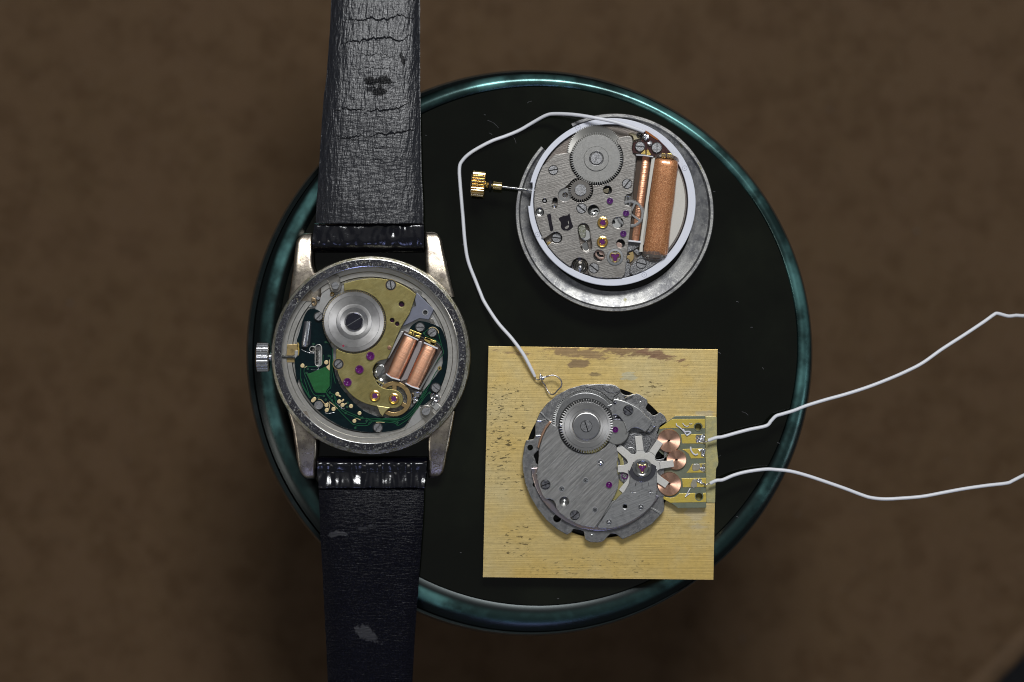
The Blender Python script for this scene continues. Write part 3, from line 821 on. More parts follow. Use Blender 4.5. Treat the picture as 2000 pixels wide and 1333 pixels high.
# big ratchet wheel
m_wheel = M('turned_wheel', (.50, .49, .48), 1, .42, mot=[(6, (.34, .33, .32), .4, .65, .6), (40, (.6, .58, .55), .62, .7, .5)], aniso=.6, radial=WC, bump=(90, .05), rvar=.08)
prism('gear_teeth', gearpts(WC, 61.6, 57, 84), .58, .64, M('brass_teeth', (.42, .34, .2), 1, .35), watch, bev=.3)
wh = lathe('ratchet_wheel', WC, [(59.2, .66), (59.2, .72), (58.4, .728), (50.8, .728), (50.2, .722), (35, .716), (34.4, .720), (33.6, .721), (27.5, .721), (26.7, .715), (18.5, .705), (18, .70), (.01, .70)], m_wheel, watch, 128)
lathe('collar', WC, [(18.8, .69), (18.8, .725), (17.6, .74), (16.8, .735), (16.6, .70)], m_chrome, wh, 64)
screw('screw', WC, 16.2, .75, -31, M('dark_polished_screw', (.09, .09, .12), 1, .12, mot=[(30, (.16, .16, .2), .5, .7, .6)], rvar=.05), wh, slot=.055)
prism('slot_glint', slotshape((WC[0] - 15.6 * math.cos(R(31)), WC[1] + 15.6 * math.sin(R(31))), (WC[0] + 15.6 * math.cos(R(31)), WC[1] - 15.6 * math.sin(R(31))), .5), .715, .735, m_chrome, wh, bev=.1)
lathe('red_mark', a3(1052, 152), [(2.2, .724), (2.0, .731), (.01, .731)], M('red_ink', (.35, .01, .05), 0, .5), wh, 10)

# coils ---------------------------------------------------------------
m_copper = M('bright_copper_winding', (.95, .50, .31), 1, .42, mot=[(12, (.97, .58, .40), .45, .7, .7)], bump=((1, .15, 27, 2, 42),))
m_copper_rim = M('copper', (.8, .36, .2), 1, .3)
def coil(p, q, r, zc, capa, capb, mat, n=40, bul=.06, name='coil'):
    prof = [(0, r * .80), (.01, r * .92), (.04, r * (.96)), (.12, r), (.5, r * (1 + bul)), (.88, r), (.96, r * .96), (.99, r * .92), (1, r * .8)]
    return MB().rod((*p, zc), (*q, zc), prof, n=n, flat=.8, sq=.72).obj(name, mat, watch)
for top, bot, tc_, bc_ in (((792, 172), (450, 922), ('665,105 925,222 918,245 660,128', .9), ('325,852 425,920 585,968 580,992 420,945 315,872', .9)),
                           ((1157, 335), (812, 1090), ('1030,270 1288,380 1280,408 1025,295', .9), ('690,1025 800,1085 945,1130 938,1158 790,1108 682,1048', .9))):
    k1 = coil(a4(*top), a4(*bot), 13.6, .575, None, None, m_copper)
    prism('coil_cap', rnd(a4(tc_[0]), .4), .50, .70, m_white_cap, k1, bev=.3)
    prism('coil_cap', rnd(a4(bc_[0]), .4), .50, .69, m_white_cap, k1, bev=.3)
prism('coil_terminal', rnd(a4('775,35 985,118 950,205 735,110'), 1), .55, .63, m_goldtab, watch, bev=.6, holes=[a4('780,65 830,85 820,140 808,135 812,100 775,80'), a4('850,100 965,140 960,158 900,140 860,160 845,150')])
prism('coil_terminal', rnd(a4('1050,175 1262,258 1240,340 1210,345 1030,230'), 1), .55, .63, m_goldtab, watch, bev=.6, holes=[a4('1065,190 1150,215 1145,240 1060,210'), a4('1160,240 1240,265 1235,285 1180,270 1170,310 1150,300')])
# ================================================================== STEEL CASE RING (under the top right movement)
m_ring = M('oxidised_steel_ring', (.40, .395, .38), 1, .46, mot=[(4, (.20, .20, .21), .42, .62, .8), (16, (.56, .56, .52), .52, .66, .6), (9, (.15, .15, .15), .60, .72, .6)], bump=((50, .25), (160, .15)), rvar=.15,
           blobs=[(1345, 572, .20, .07, 14, (.16, .15, .05), .9, .45, 35), (1222, 586, .07, .08, 16, (.22, .21, .12), .8, .5), (1332, 285, .12, .035, 14, (.24, .22, .12), .9, .4, -55), (1368, 326, .035, .14, 14, (.24, .23, .12), .8, .4, 25), (1072, 288, .07, .14, 14, (.36, .38, .24), .9, .3, -30)])
RC2 = (1200.5, 415.5)
def rarc(b, c, prof, a0, a1_, n=150):
    b.lathe(c, prof, n, ref=.5, a0=a0, a1=a1_)
# wall is open (cut away) in the upper left
ring_prof = [(166, .10), (180, .05), (190, .08), (193, .2), (194, .38), (193.6, .5), (192.5, .515), (187.5, .515), (186.5, .50), (186, .43), (184, .40), (172, .36), (160, .30), (154, .29), (153, .18), (166, .10)]
mb = MB(); rarc(mb, RC2, ring_prof, -116, 222, 170)
low = [(150, .10), (178, .06), (180, .1), (180, .22), (172, .24), (154, .24), (150, .10)]
rarc(mb, RC2, low, 222.3, 243.7, 14)
for aa in (-116, 222):
    pass
ring = mb.obj('case_ring', m_ring, None, ang=30)
tag(ring, 'tarnished steel case ring with a cut in its wall, under the white plastic ring', 'case ring')

# ================================================================== WHITE PLASTIC RING
m_plastic = M('white_plastic', (.78, .80, .88), 0, .34, spec=.45, mot=[(3, (.75, .77, .84), .4, .7, .6), (50, (.5, .5, .48), .72, .76, .5)], bump=(60, .04))
WR = (1195, 394.8); WI = (1192.8, 394.2)
ZW = .66
def blend_arc(a0, a1_, n=90):
    return arc(WR, 163.5, a0, a1_, n)
outw = blend_arc(-160.5 + 0, 178.5 - 0, 140)          # screen angles, clockwise from upper left gap
outw = arc(WR, 163.8, -166.3, 177.2, 150)
inn = arc(WI, 151.2, 0, 358, 120)
gapw = b7('1700,455 1655,450 1640,440') if False else []
outw += [b7(1590, 995), b7(1640, 1005), b7(1660, 820), b7(1675, 700), b7(1700, 560), b7(1697, 450), b7(1640, 440)]
spacer = prism('spacer_ring', outw, .36, ZW, m_plastic, None, holes=[inn], bev=1.2)
tag(spacer, 'white plastic spacer ring round the top right movement', 'spacer ring')
m_mark = M('faint_mould_mark', (.44, .45, .52), 0, .4)
for c in (b1(1038, 285), b2(1307, 1037), b5(285, 175), b6(745, 925)):
    lathe('mould_mark', c, [(5.2, ZW - .01), (5.2, ZW + .002), (4.2, ZW + .002), (4.1, ZW - .01)], m_mark, spacer, 24)
    lathe('mould_mark', c, [(1.2, ZW - .01), (1.2, ZW + .002), (.01, ZW + .002)], m_mark, spacer, 10)

# ================================================================== TOP RIGHT MOVEMENT
mv = thing('watch_movement', W(WI[0], WI[1], .3), 'brushed steel electric movement marked in black ink, in a white plastic ring', 'watch movement', 'bare watch movements')
m_mp2 = M('brushed_bridge_steel', (.37, .352, .328), 1, .38, mot=[(5, (.285, .265, .245), .4, .7, .7), (40, (.48, .38, .33), .62, .7, .4)], brush=(-14, 2.5, 60, .20, .13), bump=((140, .04),), rvar=.12, rscale=30)
m_low2 = M('brownish_lower_plate', (.27, .235, .21), 1, .36, mot=[(8, (.20, .18, .16), .4, .7, .6)], brush=(-20, 4, 60, .12, .12))
m_grain = M('grainy_dark_steel', (.20, .20, .205), 1, .34, mot=[(50, (.45, .45, .45), .55, .66, .7), (30, (.12, .12, .125), .5, .7, .6)], bump=((70, .7),))
m_creamdisc = M('cream_plate', (.62, .60, .54), .2, .5, mot=[(40, (.54, .52, .46), .5, .7, .5)], bump=(100, .15))
ZM = .70
prism('lower_plate', circ(WI, 149.5, 140), .36, .56, m_low2, mv, bev=1.5)
prism('cream_plate', arc(WI, 145.5, -38, 44, 40) + cC('1360,1060 1440,430'), .55, .60, m_creamdisc, mv, bev=.6)
# main bridge outline (crop C coords)
GW = cC(1055, 445); GS = cC(940, 672)
gr = 193 / 3.7037; sr = 90 / 3.7037
bo = arc(WI, 149.6, -215 + 11, -215 - 6.5, 10)
bo = []
# left edge follows the circle from the upper left line down to the notch
bo += arc(WI, 150, 208, 153.5, 24)                                           # screen angle: 180 = left, decreasing = downwards on left
bo += b5('355,240 395,258 440,235 540,165 590,135 650,132 705,160 738,210 740,260 715,310 670,340 620,345 560,310')
bo += b5('430,300 400,275') if False else []
bo += b5('470,380 545,470')
bo += arc(WI, 150, 136, 122, 8)
bo += arc(b5(1070, 765), 16.2, 188, 372, 22)
bo += cC('995,1262 1012,1290 1060,1305 1130,1312 1240,1308 1262,1280 1275,1160 1300,960 1310,830 1314,806 1292,788 1268,785 1258,770 1262,722 1278,705 1302,702 1318,688 1330,560 1340,470 1342,432 1320,408 1312,370 1320,318 1308,288 1285,280 1215,292 1200,312 1212,345')
bo += arc(GW, gr, -28, 98, 40)
bo += arc(GS, sr, -28, 140, 24)
bo += arc(b3(795, 395), 13.0, 75, 262, 16)
bo += arc(GS, sr, 212, 243, 6)
bo += arc(GW, gr, 132, 192, 18)
bo += cC('862,400 800,410 760,415')
cl = []
holes = [circ(cC(680, 751), 4.4, 20), slotshape(cC(757, 745), cC(752, 788), 4.6), circ(cC(645, 833), 8, 26), circ(cC(1135, 673), 8.4, 28), circ(cC(1034, 822), 11, 32),
         circ(cC(1210, 909), 10.8, 32), circ(cC(1230, 1060), 8.2, 26), circ(cC(1075, 1148), 11, 32), slotshape(cC(962, 955), cC(982, 1078), 11.2)]
br2 = prism('bridge', bo, .55, ZM, m_mp2, mv, holes=holes, bev=1.0)
# what is seen in the holes
hb = .60
m_whitegear = M('bright_small_gear', (.74, .74, .72), 1, .3)
prism('small_gear', gearpts(cC(1050, 840), 10.5, 8.6, 26), hb, .64, m_whitegear, mv, holes=[arc(cC(1050, 840), 6.5, 200, 330, 10) + arc(cC(1050, 840), 3, 330, 200, 5)], bev=.3)
prism('small_gear', gearpts(cC(1195, 915), 11.5, 9.8, 34), hb, .64, m_whitegear, mv, holes=[arc(cC(1195, 915), 8, 170, 250, 10) + arc(cC(1195, 915), 2, 250, 170, 4)], bev=.3)
prism('small_gear', gearpts(cC(980, 1000), 11, 9.2, 40), hb, .63, m_whitegear, mv, bev=.3)
for c, r in ((cC(680, 751), 4.4), (cC(757, 745), 4.4), (cC(1034, 822), 11), (cC(1210, 909), 10.8), (cC(1075, 1148), 11), (cC(1135, 673), 8), (cC(1230, 1060), 8)):
    gap(c, r + .4, .58, mv)
m_rosegear = M('rose_gear', (.55, .40, .34), 1, .36)
prism('small_gear', gearpts(cC(1092, 1125), 14, 12.3, 44), .595, .625, m_rosegear, mv, holes=[arc(cC(1092, 1125), 9.5, 60, 190, 14) + arc(cC(1092, 1125), 5, 190, 60, 8)], bev=.3)
prism('small_gear', gearpts(cC(1215, 1075), 7, 5.8, 24), .595, .62, m_rosegear, mv, bev=.3)
lathe('steel_pin', cC(1034, 848), [(4, .6), (4, .655), (.01, .665)], m_steel, mv, 16)
lathe('steel_pin', cC(645, 833), [(8, .60), (7, .62), (3.2, .61), (3, .65), (.01, .655)], m_steel, mv, 24)
lathe('steel_pin', cC(680, 751), [(2.4, .6), (2.4, .68), (.01, .68)], m_screw, mv, 14)
lathe('steel_pin', cC(752, 786), [(4, .6), (4, .67), (.01, .69)], m_steel, mv, 16)
prism('lever', sm(b5('1100,360 1160,320 1200,300 1245,440 1220,490 1150,490 1110,430')), .58, .65, m_steel, mv, bev=2)
prism('lever', sm(b5('1040,40 1100,0 1170,20 1190,120 1170,230 1100,250 1060,180')), .58, .64, M('greenish_oiled_steel', (.42, .42, .36), 1, .3, mot=[(30, (.25, .27, .15), .5, .62, .8)], bump=(40, .4)), mv, bev=1)
prism('lever', sm(b3('1500,300 1600,270 1615,300 1590,350 1510,340')), .59, .64, M('bronze_lever', (.32, .28, .2), 1, .3), mv, bev=.6)
# keyhole beside the small wheel
prism('recess_plate', arc(b3(795, 395), 13.6, 0, 360, 30)[:-1], .56, .63, M('bright_recess', (.60, .59, .58), 1, .25), mv, bev=.5, holes=[circ(b3(798, 395), 5.3, 20)])
lathe('post', b3(795, 400), [(3, .58), (3, .65), (1.5, .66), (.01, .65)], m_screw, mv, 14)
# wheels
m_gear2 = M('grey_winding_wheel', (.37, .365, .35), 1, .38, mot=[(8, (.38, .37, .345), .45, .7, .5), (30, (.24, .24, .235), .55, .7, .5)], bump=((110, .12),), rvar=.08)
GB = cC(1048, 405)
m_gearback = M('bright_back_wheel', (.46, .45, .42), 1, .33, aniso=.7, radial=GB, mot=[(14, (.5, .49, .46), .5, .7, .6)])
prism('back_wheel', gearpts(GB, 205 / 3.7, 196 / 3.7, 92), .58, .67, m_gearback, mv, bev=.4)
g2 = prism('winding_wheel', gearpts(GW, 190 / 3.7037, 171 / 3.7037, 70, w=.44), .68, .755, m_gear2, mv, bev=.4)
lathe('wheel_step', GW, [(24.3, .752), (24.3, .772), (23.6, .778), (14.6, .778), (14.2, .765), (12, .74), (12, .72)], m_gear2, g2, 72)
lathe('recess_disc', GW, [(14.3, .757), (.01, .757)], m_under, g2, 24)
screw('screw', GW, 11.6, .80, -68, m_screw, g2, slot=.14)
lathe('polished_cup', GW, [(14.2, .765), (13.4, .775), (12.4, .762)], m_chrome, g2, 48)
g3 = prism('setting_wheel', gearpts(GS, 88 / 3.7037, 71 / 3.7037, 30, w=.44), .66, .735, M('brown_steel_gear', (.22, .205, .19), 1, .36, bump=(120, .1)), mv, bev=.5)
lathe('wheel_centre', GS, [(11.6, .73), (11.6, .752), (10.8, .757), (.01, .757)], m_screw, g3, 40)
gap(GS, sr - .2, .575, mv); lathe('recess_disc', GW, [(gr - .2, .660), (gr - .2, .673), (40, .673)], m_dark, mv, 100, ref=.67, a0=-30, a1=100); lathe('recess_disc', GW, [(gr - .2, .660), (gr - .2, .673), (40, .673)], m_dark, mv, 60, ref=.67, a0=130, a1=195)  # dark discs put in as the shade between the gear teeth
# screws (bridge)
def bscrew(c, r, a, z=ZM, parent=mv, mat=m_screw, proud=.02):
    gap(c, r + .9, z, parent)
    return screw('screw', c, r, z + proud, a, mat, parent, slot=.17)
bscrew(cC(743, 528), 8.9, -10); bscrew(cC(1277, 627), 9.3, -52); bscrew(cC(948, 805), 9.6, 40); bscrew(cC(768, 1018), 9.3, 8, .60); bscrew(cC(1037, 1237), 9.6, 38)
prism('brass_pin', rnd(b5('460,320 520,305 530,335 490,372 460,362'), 1), .56, .64, m_gold, mv, bev=.8)
# eccentric bite at the bottom
lathe('eccentric', b5(1070, 765), [(16, .57), (15, .62), (13, .63), (11.5, .60), (9, .59), (7.5, .61), (5, .62), (3, .60), (.01, .63)], M('dark_glossy_steel', (.36, .34, .31), 1, .16), mv, 48)
lathe('steel_pin', b5(1075, 800), [(4.5, .6), (4.5, .65), (2, .66), (.01, .65)], m_chrome, mv, 18)
# jewels
gold_jewel(cC(1102, 909), 11, ZM + .003, mv, ph=30, lobes=5); gold_jewel(cC(1098, 1048), 11, ZM + .003, mv, ph=15, lobes=4)
def pale(c, r=5.4):
    return jewel(c, r, ZM, mv, m_rubypale)
pale(cC(1153, 750))
def trefoil(c, R_, z, parent, ph, ringmat):
    g = lathe('jewel_setting', c, [(R_, z - .03), (R_, z + .012), (R_ * .96, z + .018), (R_ * .70, z + .020), (R_ * .64, z + .006), (R_ * .6, z - .01), (.01, z - .01)], ringmat, parent, 64)
    def lob(s, t):
        return s * R_ * (.50 + .17 * math.cos(3 * (t - R(ph))))
    o_ = [(c[0] + lob(1.08, t) * math.cos(t), c[1] + lob(1.08, t) * math.sin(t)) for t in [2 * pi * i / 60 for i in range(60)]]
    i_ = [(c[0] + lob(.82, t) * math.cos(t), c[1] + lob(.82, t) * math.sin(t)) for t in [2 * pi * i / 60 for i in range(60)]]
    prism('jewel_spring', o_, z - .01, z + .022, m_gold, g, holes=[i_], bev=.6)
    prism('jewel', [(c[0] + lob(.80, t) * math.cos(t), c[1] + lob(.80, t) * math.sin(t)) for t in [2 * pi * i / 60 for i in range(60)]], z - .012, z + .008, m_ruby, g, bev=1.4)
    return g
trefoil(cC(1190, 1156), 16.4, ZM + .004, mv, 90, M('light_steel_bush', (.50, .51, .52), 1, .30))
# ink marks
m_ink = M('black_marker_ink', (.006, .004, .009), 0, .5, spec=.2, mot=[(30, (.016, .012, .020), .5, .7, .6)])
prism('ink_mark', b3('460,745 475,760 480,740 492,752 500,738 512,745 522,730 530,760 540,790 545,850 560,930 580,1020 572,1055 545,1070 520,1062 510,1000 495,940 480,860 465,800'), ZM - .01, ZM + .004, m_ink, mv, bev=.1)
prism('ink_mark', b3('675,835 700,810 765,778 850,770 845,740 865,755 880,732 890,790 905,850 925,920 948,970 938,1000 905,1030 850,1058 770,1055 735,1025 715,980 725,930 710,890 690,865'), ZM - .01, ZM + .004, m_ink, mv, bev=.1,
      holes=[b3('790,1000 830,965 868,955 872,975 850,1010 810,1030'), b3('848,880 862,870 872,930 868,945 855,920')])
# little escape wheel over the thin coil
EW = cC(1300, 843)
m_ew = M('thin_steel_wheel', (.40, .40, .40), 1, .33)
prism('seconds_wheel', gearpts(EW, 28.2, 25.8, 90), ZM - .045, ZM - .028, m_ew, mv, bev=.3, holes=[
    arc(EW, 21.6, -60, 30, 14) + arc(EW, 4, 10, -40, 5), arc(EW, 21.6, 42, 150, 16) + arc(EW, 4, 130, 62, 5), arc(EW, 21.6, 162, 288, 18) + arc(EW, 4, 270, 180, 5)])
[jewel(cC(1270, 840), 5.4, ZM, mv, m_rubypale), jewel(cC(1250, 988), 5.4, ZM, mv, m_rubypale)]
prism('rack', rnd(b4('585,215 610,195 690,225 685,400 640,412 600,395 575,360'), 1.5), .58, .648, m_steel, mv, bev=.8, holes=[b4(f'{630 - 8},{y} {630 + 12},{y} {630 + 12},{y + 10} {630 - 8},{y + 10}') for y in range(235, 395, 20)])
# lower right steel parts
prism('steel_foot', cC('1300,1035 1380,1045 1382,1060 1375,1075 1330,1105 1290,1118 1275,1130 1262,1150 1280,1050'), .56, .67, m_grain, mv, bev=1)
prism('steel_foot', rnd(b6('640,590 720,545 960,605 1100,622 1050,665 920,760 760,860 540,940 480,900 475,800 500,745'), 2), .56, .66, m_grain, mv, bev=1.5)
prism('base_corner', b6('400,640 440,700 480,720 480,940 350,985 330,960'), .55, .61, m_grain, mv, bev=1)
prism('brass_lever', b6('540,490 555,560 552,620 530,660 470,710 478,650 420,615 420,580 480,560 450,520'), .56, .62, M('ochre_brass', (.52, .38, .18), 1, .36), mv, bev=.6)
bscrew(b6(690, 715), 9.8, 14, .66)
mb = MB(); mb.rod((*b6(445, 650), .62), (*b6(455, 690), .62), [(0, 1), (.2, 3), (.8, 3), (1, 1)], n=12).obj('steel_pin', m_chrome, mv)
prism('spring_clip', sm(b6('540,470 590,450 640,470 680,500 700,540 620,560 575,520')), .56, .63, m_grain, mv, bev=1)
# coils
m_cop2 = M('polished_copper_coil', (.86, .44, .27), 1, .32, mot=[(40, (.72, .34, .2), .5, .7, .5)], bump=((60, .12), (1, .3, 5, 4, 45)))
p0_, p1_ = b2(590, 810), b6(572, 300)
MB().rod((*p0_, .545), (*p1_, .545), [(0, 11.0), (.02, 12.2), (.5, 12.6), (.98, 12.2), (1, 11)], n=40, flat=.85).obj('thin_coil', m_cop2, mv)
prism('coil_bed', rnd(b2('430,800 720,830 700,1333') + b4('560,380 690,1050 ')[:0] + b6('690,330 455,280 480,60') + b4('720,560 735,100'), .5), .58, .63, M('coil_bed_dark', (.07, .045, .03), .3, .4), mv, bev=.5)
prism('coil_cap', rnd(b6('452,276 688,300 686,330 450,305'), .4), .60, .79, m_white_cap, mv, bev=.3)
prism('coil_cap', rnd(b2('400,782 560,786 720,815 722,835 560,808 410,800'), .4), .60, .79, m_white_cap, mv, bev=.3)
prism('cream_strip', rnd(cC('1455,440 1480,440 1440,700 1395,1010 1390,1120 1365,1120 1375,1010 1420,700'), .5), .58, .735, m_creamdisc, mv, bev=.5)
m_cop3 = M('resin_coated_coil', (.44, .17, .06), .45, .38, mot=[(60, (.80, .42, .20), .50, .60, .8), (45, (.20, .07, .025), .54, .64, .7)], coat=1, coat_rough=.08, bump=((70, .25), (8, .5)))
q0, q1 = cC(1562, 452), cC(1480, 1142)
tc2 = MB().rod((*q0, .66), (*q1, .66), [(0, 19), (.015, 22.5), (.06, 24.2), (.2, 23.6), (.42, 24.6), (.6, 23.2), (.8, 23.6), (.95, 24.3), (.985, 23), (1, 19)], n=48, flat=.62, sq=.72).obj('thick_coil', m_cop3, mv)
m_resin = M('clear_resin', (.80, .72, .66), 0, .08, trans=.9, ior=1.45, bump=((12, .6),))
MB().rod((*cC(1475, 1105), .655), (*cC(1470, 1165), .62), [(0, 22), (.3, 24.6), (.75, 24), (1, 19)], n=32, flat=.75).obj('resin_bead', m_resin, tc2)
MB().rod((*cC(1562, 462), .655), (*cC(1566, 436), .62), [(0, 22), (.3, 24.4), (.75, 23.5), (1, 19)], n=32, flat=.75).obj('resin_bead', m_resin, tc2)
# red-brown flexible circuit
m_flex = M('dark_red_flex_circuit', (.050, .010, .008), 0, .2, spec=.6, mot=[(9, (.09, .022, .012), .5, .65, .7), (25, (.02, .006, .012), .5, .65, .6)], coat=1, coat_rough=.08, bump=((14, .5),))
flex = prism('flex_circuit', rnd(b2('345,600 350,560 520,520 550,410 575,345 620,350 800,480 960,640 1060,760 1110,838 880,815 720,810 560,770 340,755 330,720'), 1.5), .60, .68, m_flex, mv, bev=1)
prism('amber_edge', sm(b2('575,342 600,345 700,410 810,500 795,515 690,450 590,385')), .60, .70, M('amber_film', (.35, .11, .02), 0, .15, coat=1), flex, bev=.5)
for Q in ('490,765 575,690 583,780 510,775', '600,700 625,685 685,790 595,790', '885,752 960,765 955,830 875,818', '985,765 1050,762 1100,830 975,822'):
    prism('gold_tab', b2(Q), .67, .70, m_goldtab, flex, bev=.5)
bscrew(b2(477, 635), 9.4, 6, .69, flex, proud=.05); bscrew(b2(788, 655), 9.9, 92, .69, flex, m_screw, proud=.05)
MB().ball((*b2(585, 460), .72), 6.5, 4, jit=.5, seed=3).obj('solder_blob', m_solder, flex)
MB().ball((*b2(660, 580), .72), 4.5, 3.5, jit=.5, seed=5).obj('solder_blob', m_solder, flex)
MB().rod((*b2(640, 615), .73), (*b2(705, 545), .73), [(0, .5), (.4, 3), (.6, 3), (1, .6)], n=14).obj('solder_peak', m_chrome, flex)
lathe('eyelet', b2(470, 425), [(6.4, .6), (6.4, .68), (4.4, .70), (3.4, .66), (.01, .64)], m_under, mv, 28)
prism('spring_clip', sm(b2('265,400 300,380 400,400 430,440 500,470 480,495 400,510 360,520 340,450')), .6, .68, M('pale_brass_clip', (.70, .62, .42), 1, .3), mv, bev=1.2)
# stem, O-ring and crown
m_goldcrown = M('gold_crown', (.95, .72, .34), 1, .16, mot=[(30, (.75, .55, .25), .55, .7, .5)], bump=(100, .1))
A0, A1 = b7(240, 465), b7(580, 498)
st = MB().rod((*b7(570, 500), .50), (*b7(650, 507), .50), [(0, 9), (.2, 7), (.5, 6), (1, 7)]).obj('winding_stem', m_gold, mv)
MB().rod((A0[0], A0[1], .50), (A1[0], A1[1], .50), [(0, 16), (.04, 21), (.09, 24.2), (.92, 24.2), (.97, 22), (1, 16)], ribs=24, rib=.20).obj('crown', m_goldcrown, st, ang=25)
MB().rod((*b7(655, 505), .5), (*b7(735, 513), .5), [(0, 4), (.15, 8.5), (.5, 10.4), (.85, 8.5), (1, 4)], n=28).obj('rubber_ring', M('black_rubber', (.012, .012, .018), 0, .4), st)
MB().rod((*b7(728, 518), .5), (*b7(975, 545), .5), [(0, 3.5), (.12, 4), (.15, 7.9), (.97, 7.9), (1, 7)], n=28).obj('gold_sleeve', m_gold, st)
prof = [(0, 2.8)]
for i in range(26):
    prof += [(.02 + i * .037, 3.5), (.0385 + i * .037, 2.6)]
prof.append((1, 2.8))
MB().rod((*b7(975, 546), .5), (*b7(1600, 622), .54), prof, n=14).obj('threaded_rod', m_steel, st)
MB().rod((*b7(1598, 640), .54), (*b7(1750, 655), .56), [(0, 4), (.08, 5.0), (1, 5.0)], n=20).obj('stem_end', m_chrome, st)

# ================================================================== WHITE WIRE WITH LOOP
wire = thing('white_wire', W(*cC(60, 540), .02), 'thin white wire curling left of the gold crown to a bare metal loop', 'wire')
pts = [cC(1398, 250), cC(1300, 215), cC(1180, 178), cC(1030, 148), cC(900, 128), cC(760, 121), cC(690, 133), cC(600, 182), cC(500, 240), cC(400, 282), cC(290, 322), cC(150, 400), cC(82, 465), cC(64, 520), cC(70, 640), cC(88, 850), cC(104, 1050), cC(128, 1190), cC(185, 1340),
       (938, 572), (947, 592), (972, 630), (1000, 662), (1022, 692), (1036, 718), (1045, 736)]
zs = [.80, .84, .86, .86, .70, .42, .30, .16, .10, .10, .12, .10, .06, .05, .05, .05, .05, .06, .08, .12, .16, .30, .42, .46, .44, .40]
MB().tube([(p[0], p[1], z) for p, z in zip(pts, zs)], 3.4, n=14, sub=6, rfun=lambda t: 1.0 if t < .97 else 1.0 - (t - .97) * 6).obj('insulation', m_wire, wire)
m_bare = M('bare_metal_wire', (.50, .48, .48), 1, .28, mot=[(25, (.3, .25, .24), .5, .65, .7)])
c8 = crop(1000, 670, 9.52)
loop = [c8(425, 640), c8(455, 680), c8(500, 685), c8(540, 650), c8(640, 625), c8(760, 602), c8(860, 640), c8(920, 720), c8(915, 810), c8(850, 880), c8(790, 945), c8(730, 955), c8(680, 920), c8(640, 850), c8(610, 780), c8(565, 725), c8(545, 680)]
lz = [.40, .40, .42, .46, .50, .50, .50, .50, .48, .46, .44, .42, .40, .38, .38, .42, .46]
lp = MB().tube([(p[0], p[1], z) for p, z in zip(loop, lz)], 1.4, n=10, sub=5).obj('bare_loop', m_bare, wire)
MB().ball((*c8(560, 650), .48), 5.2, 4, jit=.4, seed=11).rod((*c8(530, 640), .49), (*c8(522, 560), .51), [(0, 3), (.5, 1.4), (1, .5)], n=10).rod((*c8(560, 650), .49), (*c8(640, 632), .50), [(0, 4), (.6, 2), (1, 1)], n=10).obj('solder_joint', m_solder, lp)
# ================================================================== BRASS PLATE
ZP = .30
m_bp = M('brushed_brass_plate', (.85, .655, .285), .82, .43, bstretch=.3,
         mot=[(.5, (.86, .60, .18), .35, .65, .8), (.8, (.80, .69, .40), .45, .75, .6), (5, (.72, .56, .24), .5, .8, .35), (60, (.24, .17, .07), .63, .66, .8)],
         brush=(.6, .8, 70, .16, .07), bump=((1, .05, .6, .4, 40), (60, .05)), rvar=.10, rscale=12,
         blobs=[(1130, 690, 1.5, .17, 11, (.34, .22, .13), .8, .42, -3), (1215, 684, 1.3, .14, 12, (.28, .17, .10), .8, .40, -8), (1290, 695, .8, .15, 12, (.30, .17, .11), .85, .40, -14), (1020, 692, .9, .10, 8, (.36, .24, .14), .75, .45, -6), (1122, 712, .42, .12, 8, (.30, .2, .12), .85, .35, 6), (1162, 733, .22, .07, 14, (.30, .22, .12), .8, .35),
                (990, 820, .6, 1.1, 24, (.10, .08, .04), .85, .60), (962, 840, .25, 1.6, 28, (.10, .08, .04), .85, .59), (1000, 930, .5, .7, 24, (.10, .08, .04), .75, .61), (1010, 1055, .5, .5, 22, (.12, .09, .04), .75, .605), (1275, 762, .45, .3, 24, (.16, .12, .06), .85, .58), (1228, 735, .35, .2, 9, (.60, .60, .46), .6, .5), (1360, 1000, .45, 1.0, 7, (.72, .62, .42), .5, .5), (1375, 810, .4, .12, 9, (.62, .55, .40), .6, .45), (1170, 1110, 2.2, .3, 26, (.15, .11, .05), .6, .62)])
HB = (1173, 903)
plate = prism('brass_plate', [(954, 676.5), (1402, 683), (1393.5, 1133), (943, 1128)], .002, ZP, m_bp, None, holes=[circ(HB, 148, 120)], bev=.5)
tag(plate, 'square brushed brass plate with a round hole and brown stains', 'brass plate')
lathe('hole_wall', HB, [(148.2, .01), (148.4, ZP - .006)], m_brassin, plate, 96, ref=ZP)

# ================================================================== LOWER MOVEMENT
m3 = thing('watch_movement', W(HB[0], HB[1], ZP), 'dark steel electric movement with a pale star shaped rotor, lying on the brass plate', 'watch movement', 'bare watch movements')
m_base3 = M('dark_base_plate_steel', (.28, .278, .275), 1, .36, mot=[(60, (.42, .42, .42), .54, .66, .8), (12, (.16, .16, .17), .42, .65, .7)], bump=((90, .4),), rvar=.12, rscale=50)
m_bridge3 = M('striped_bridge_steel', (.52, .51, .495), 1, .36, mot=[(10, (.54, .535, .525), .45, .7, .6), (5, (.39, .385, .385), .5, .7, .6)], brush=(-45, 2, 34, .34, .22), bump=((130, .03),), rvar=.1, rscale=20)
m_cock3 = M('fine_brushed_cock', (.50, .50, .50), 1, .34, mot=[(10, (.26, .26, .265), .5, .7, .5)], brush=(-22, 3, 45, .20, .12), bump=((130, .03),))
m_cock4 = M('fine_brushed_cock_steel', (.45, .45, .45), 1, .34, mot=[(10, (.22, .22, .225), .5, .7, .5)], brush=(-38, 3, 50, .16, .1), bump=((130, .08),))
m_edge = M('polished_bevel', (.70, .70, .69), 1, .22)
m_copperedge = M('copper_tinted_edge', (.56, .40, .33), 1, .32, mot=[(30, (.42, .34, .30), .5, .7, .5)])
Z0, Z1, Z2 = ZP + .01, ZP + .20, ZP + .34
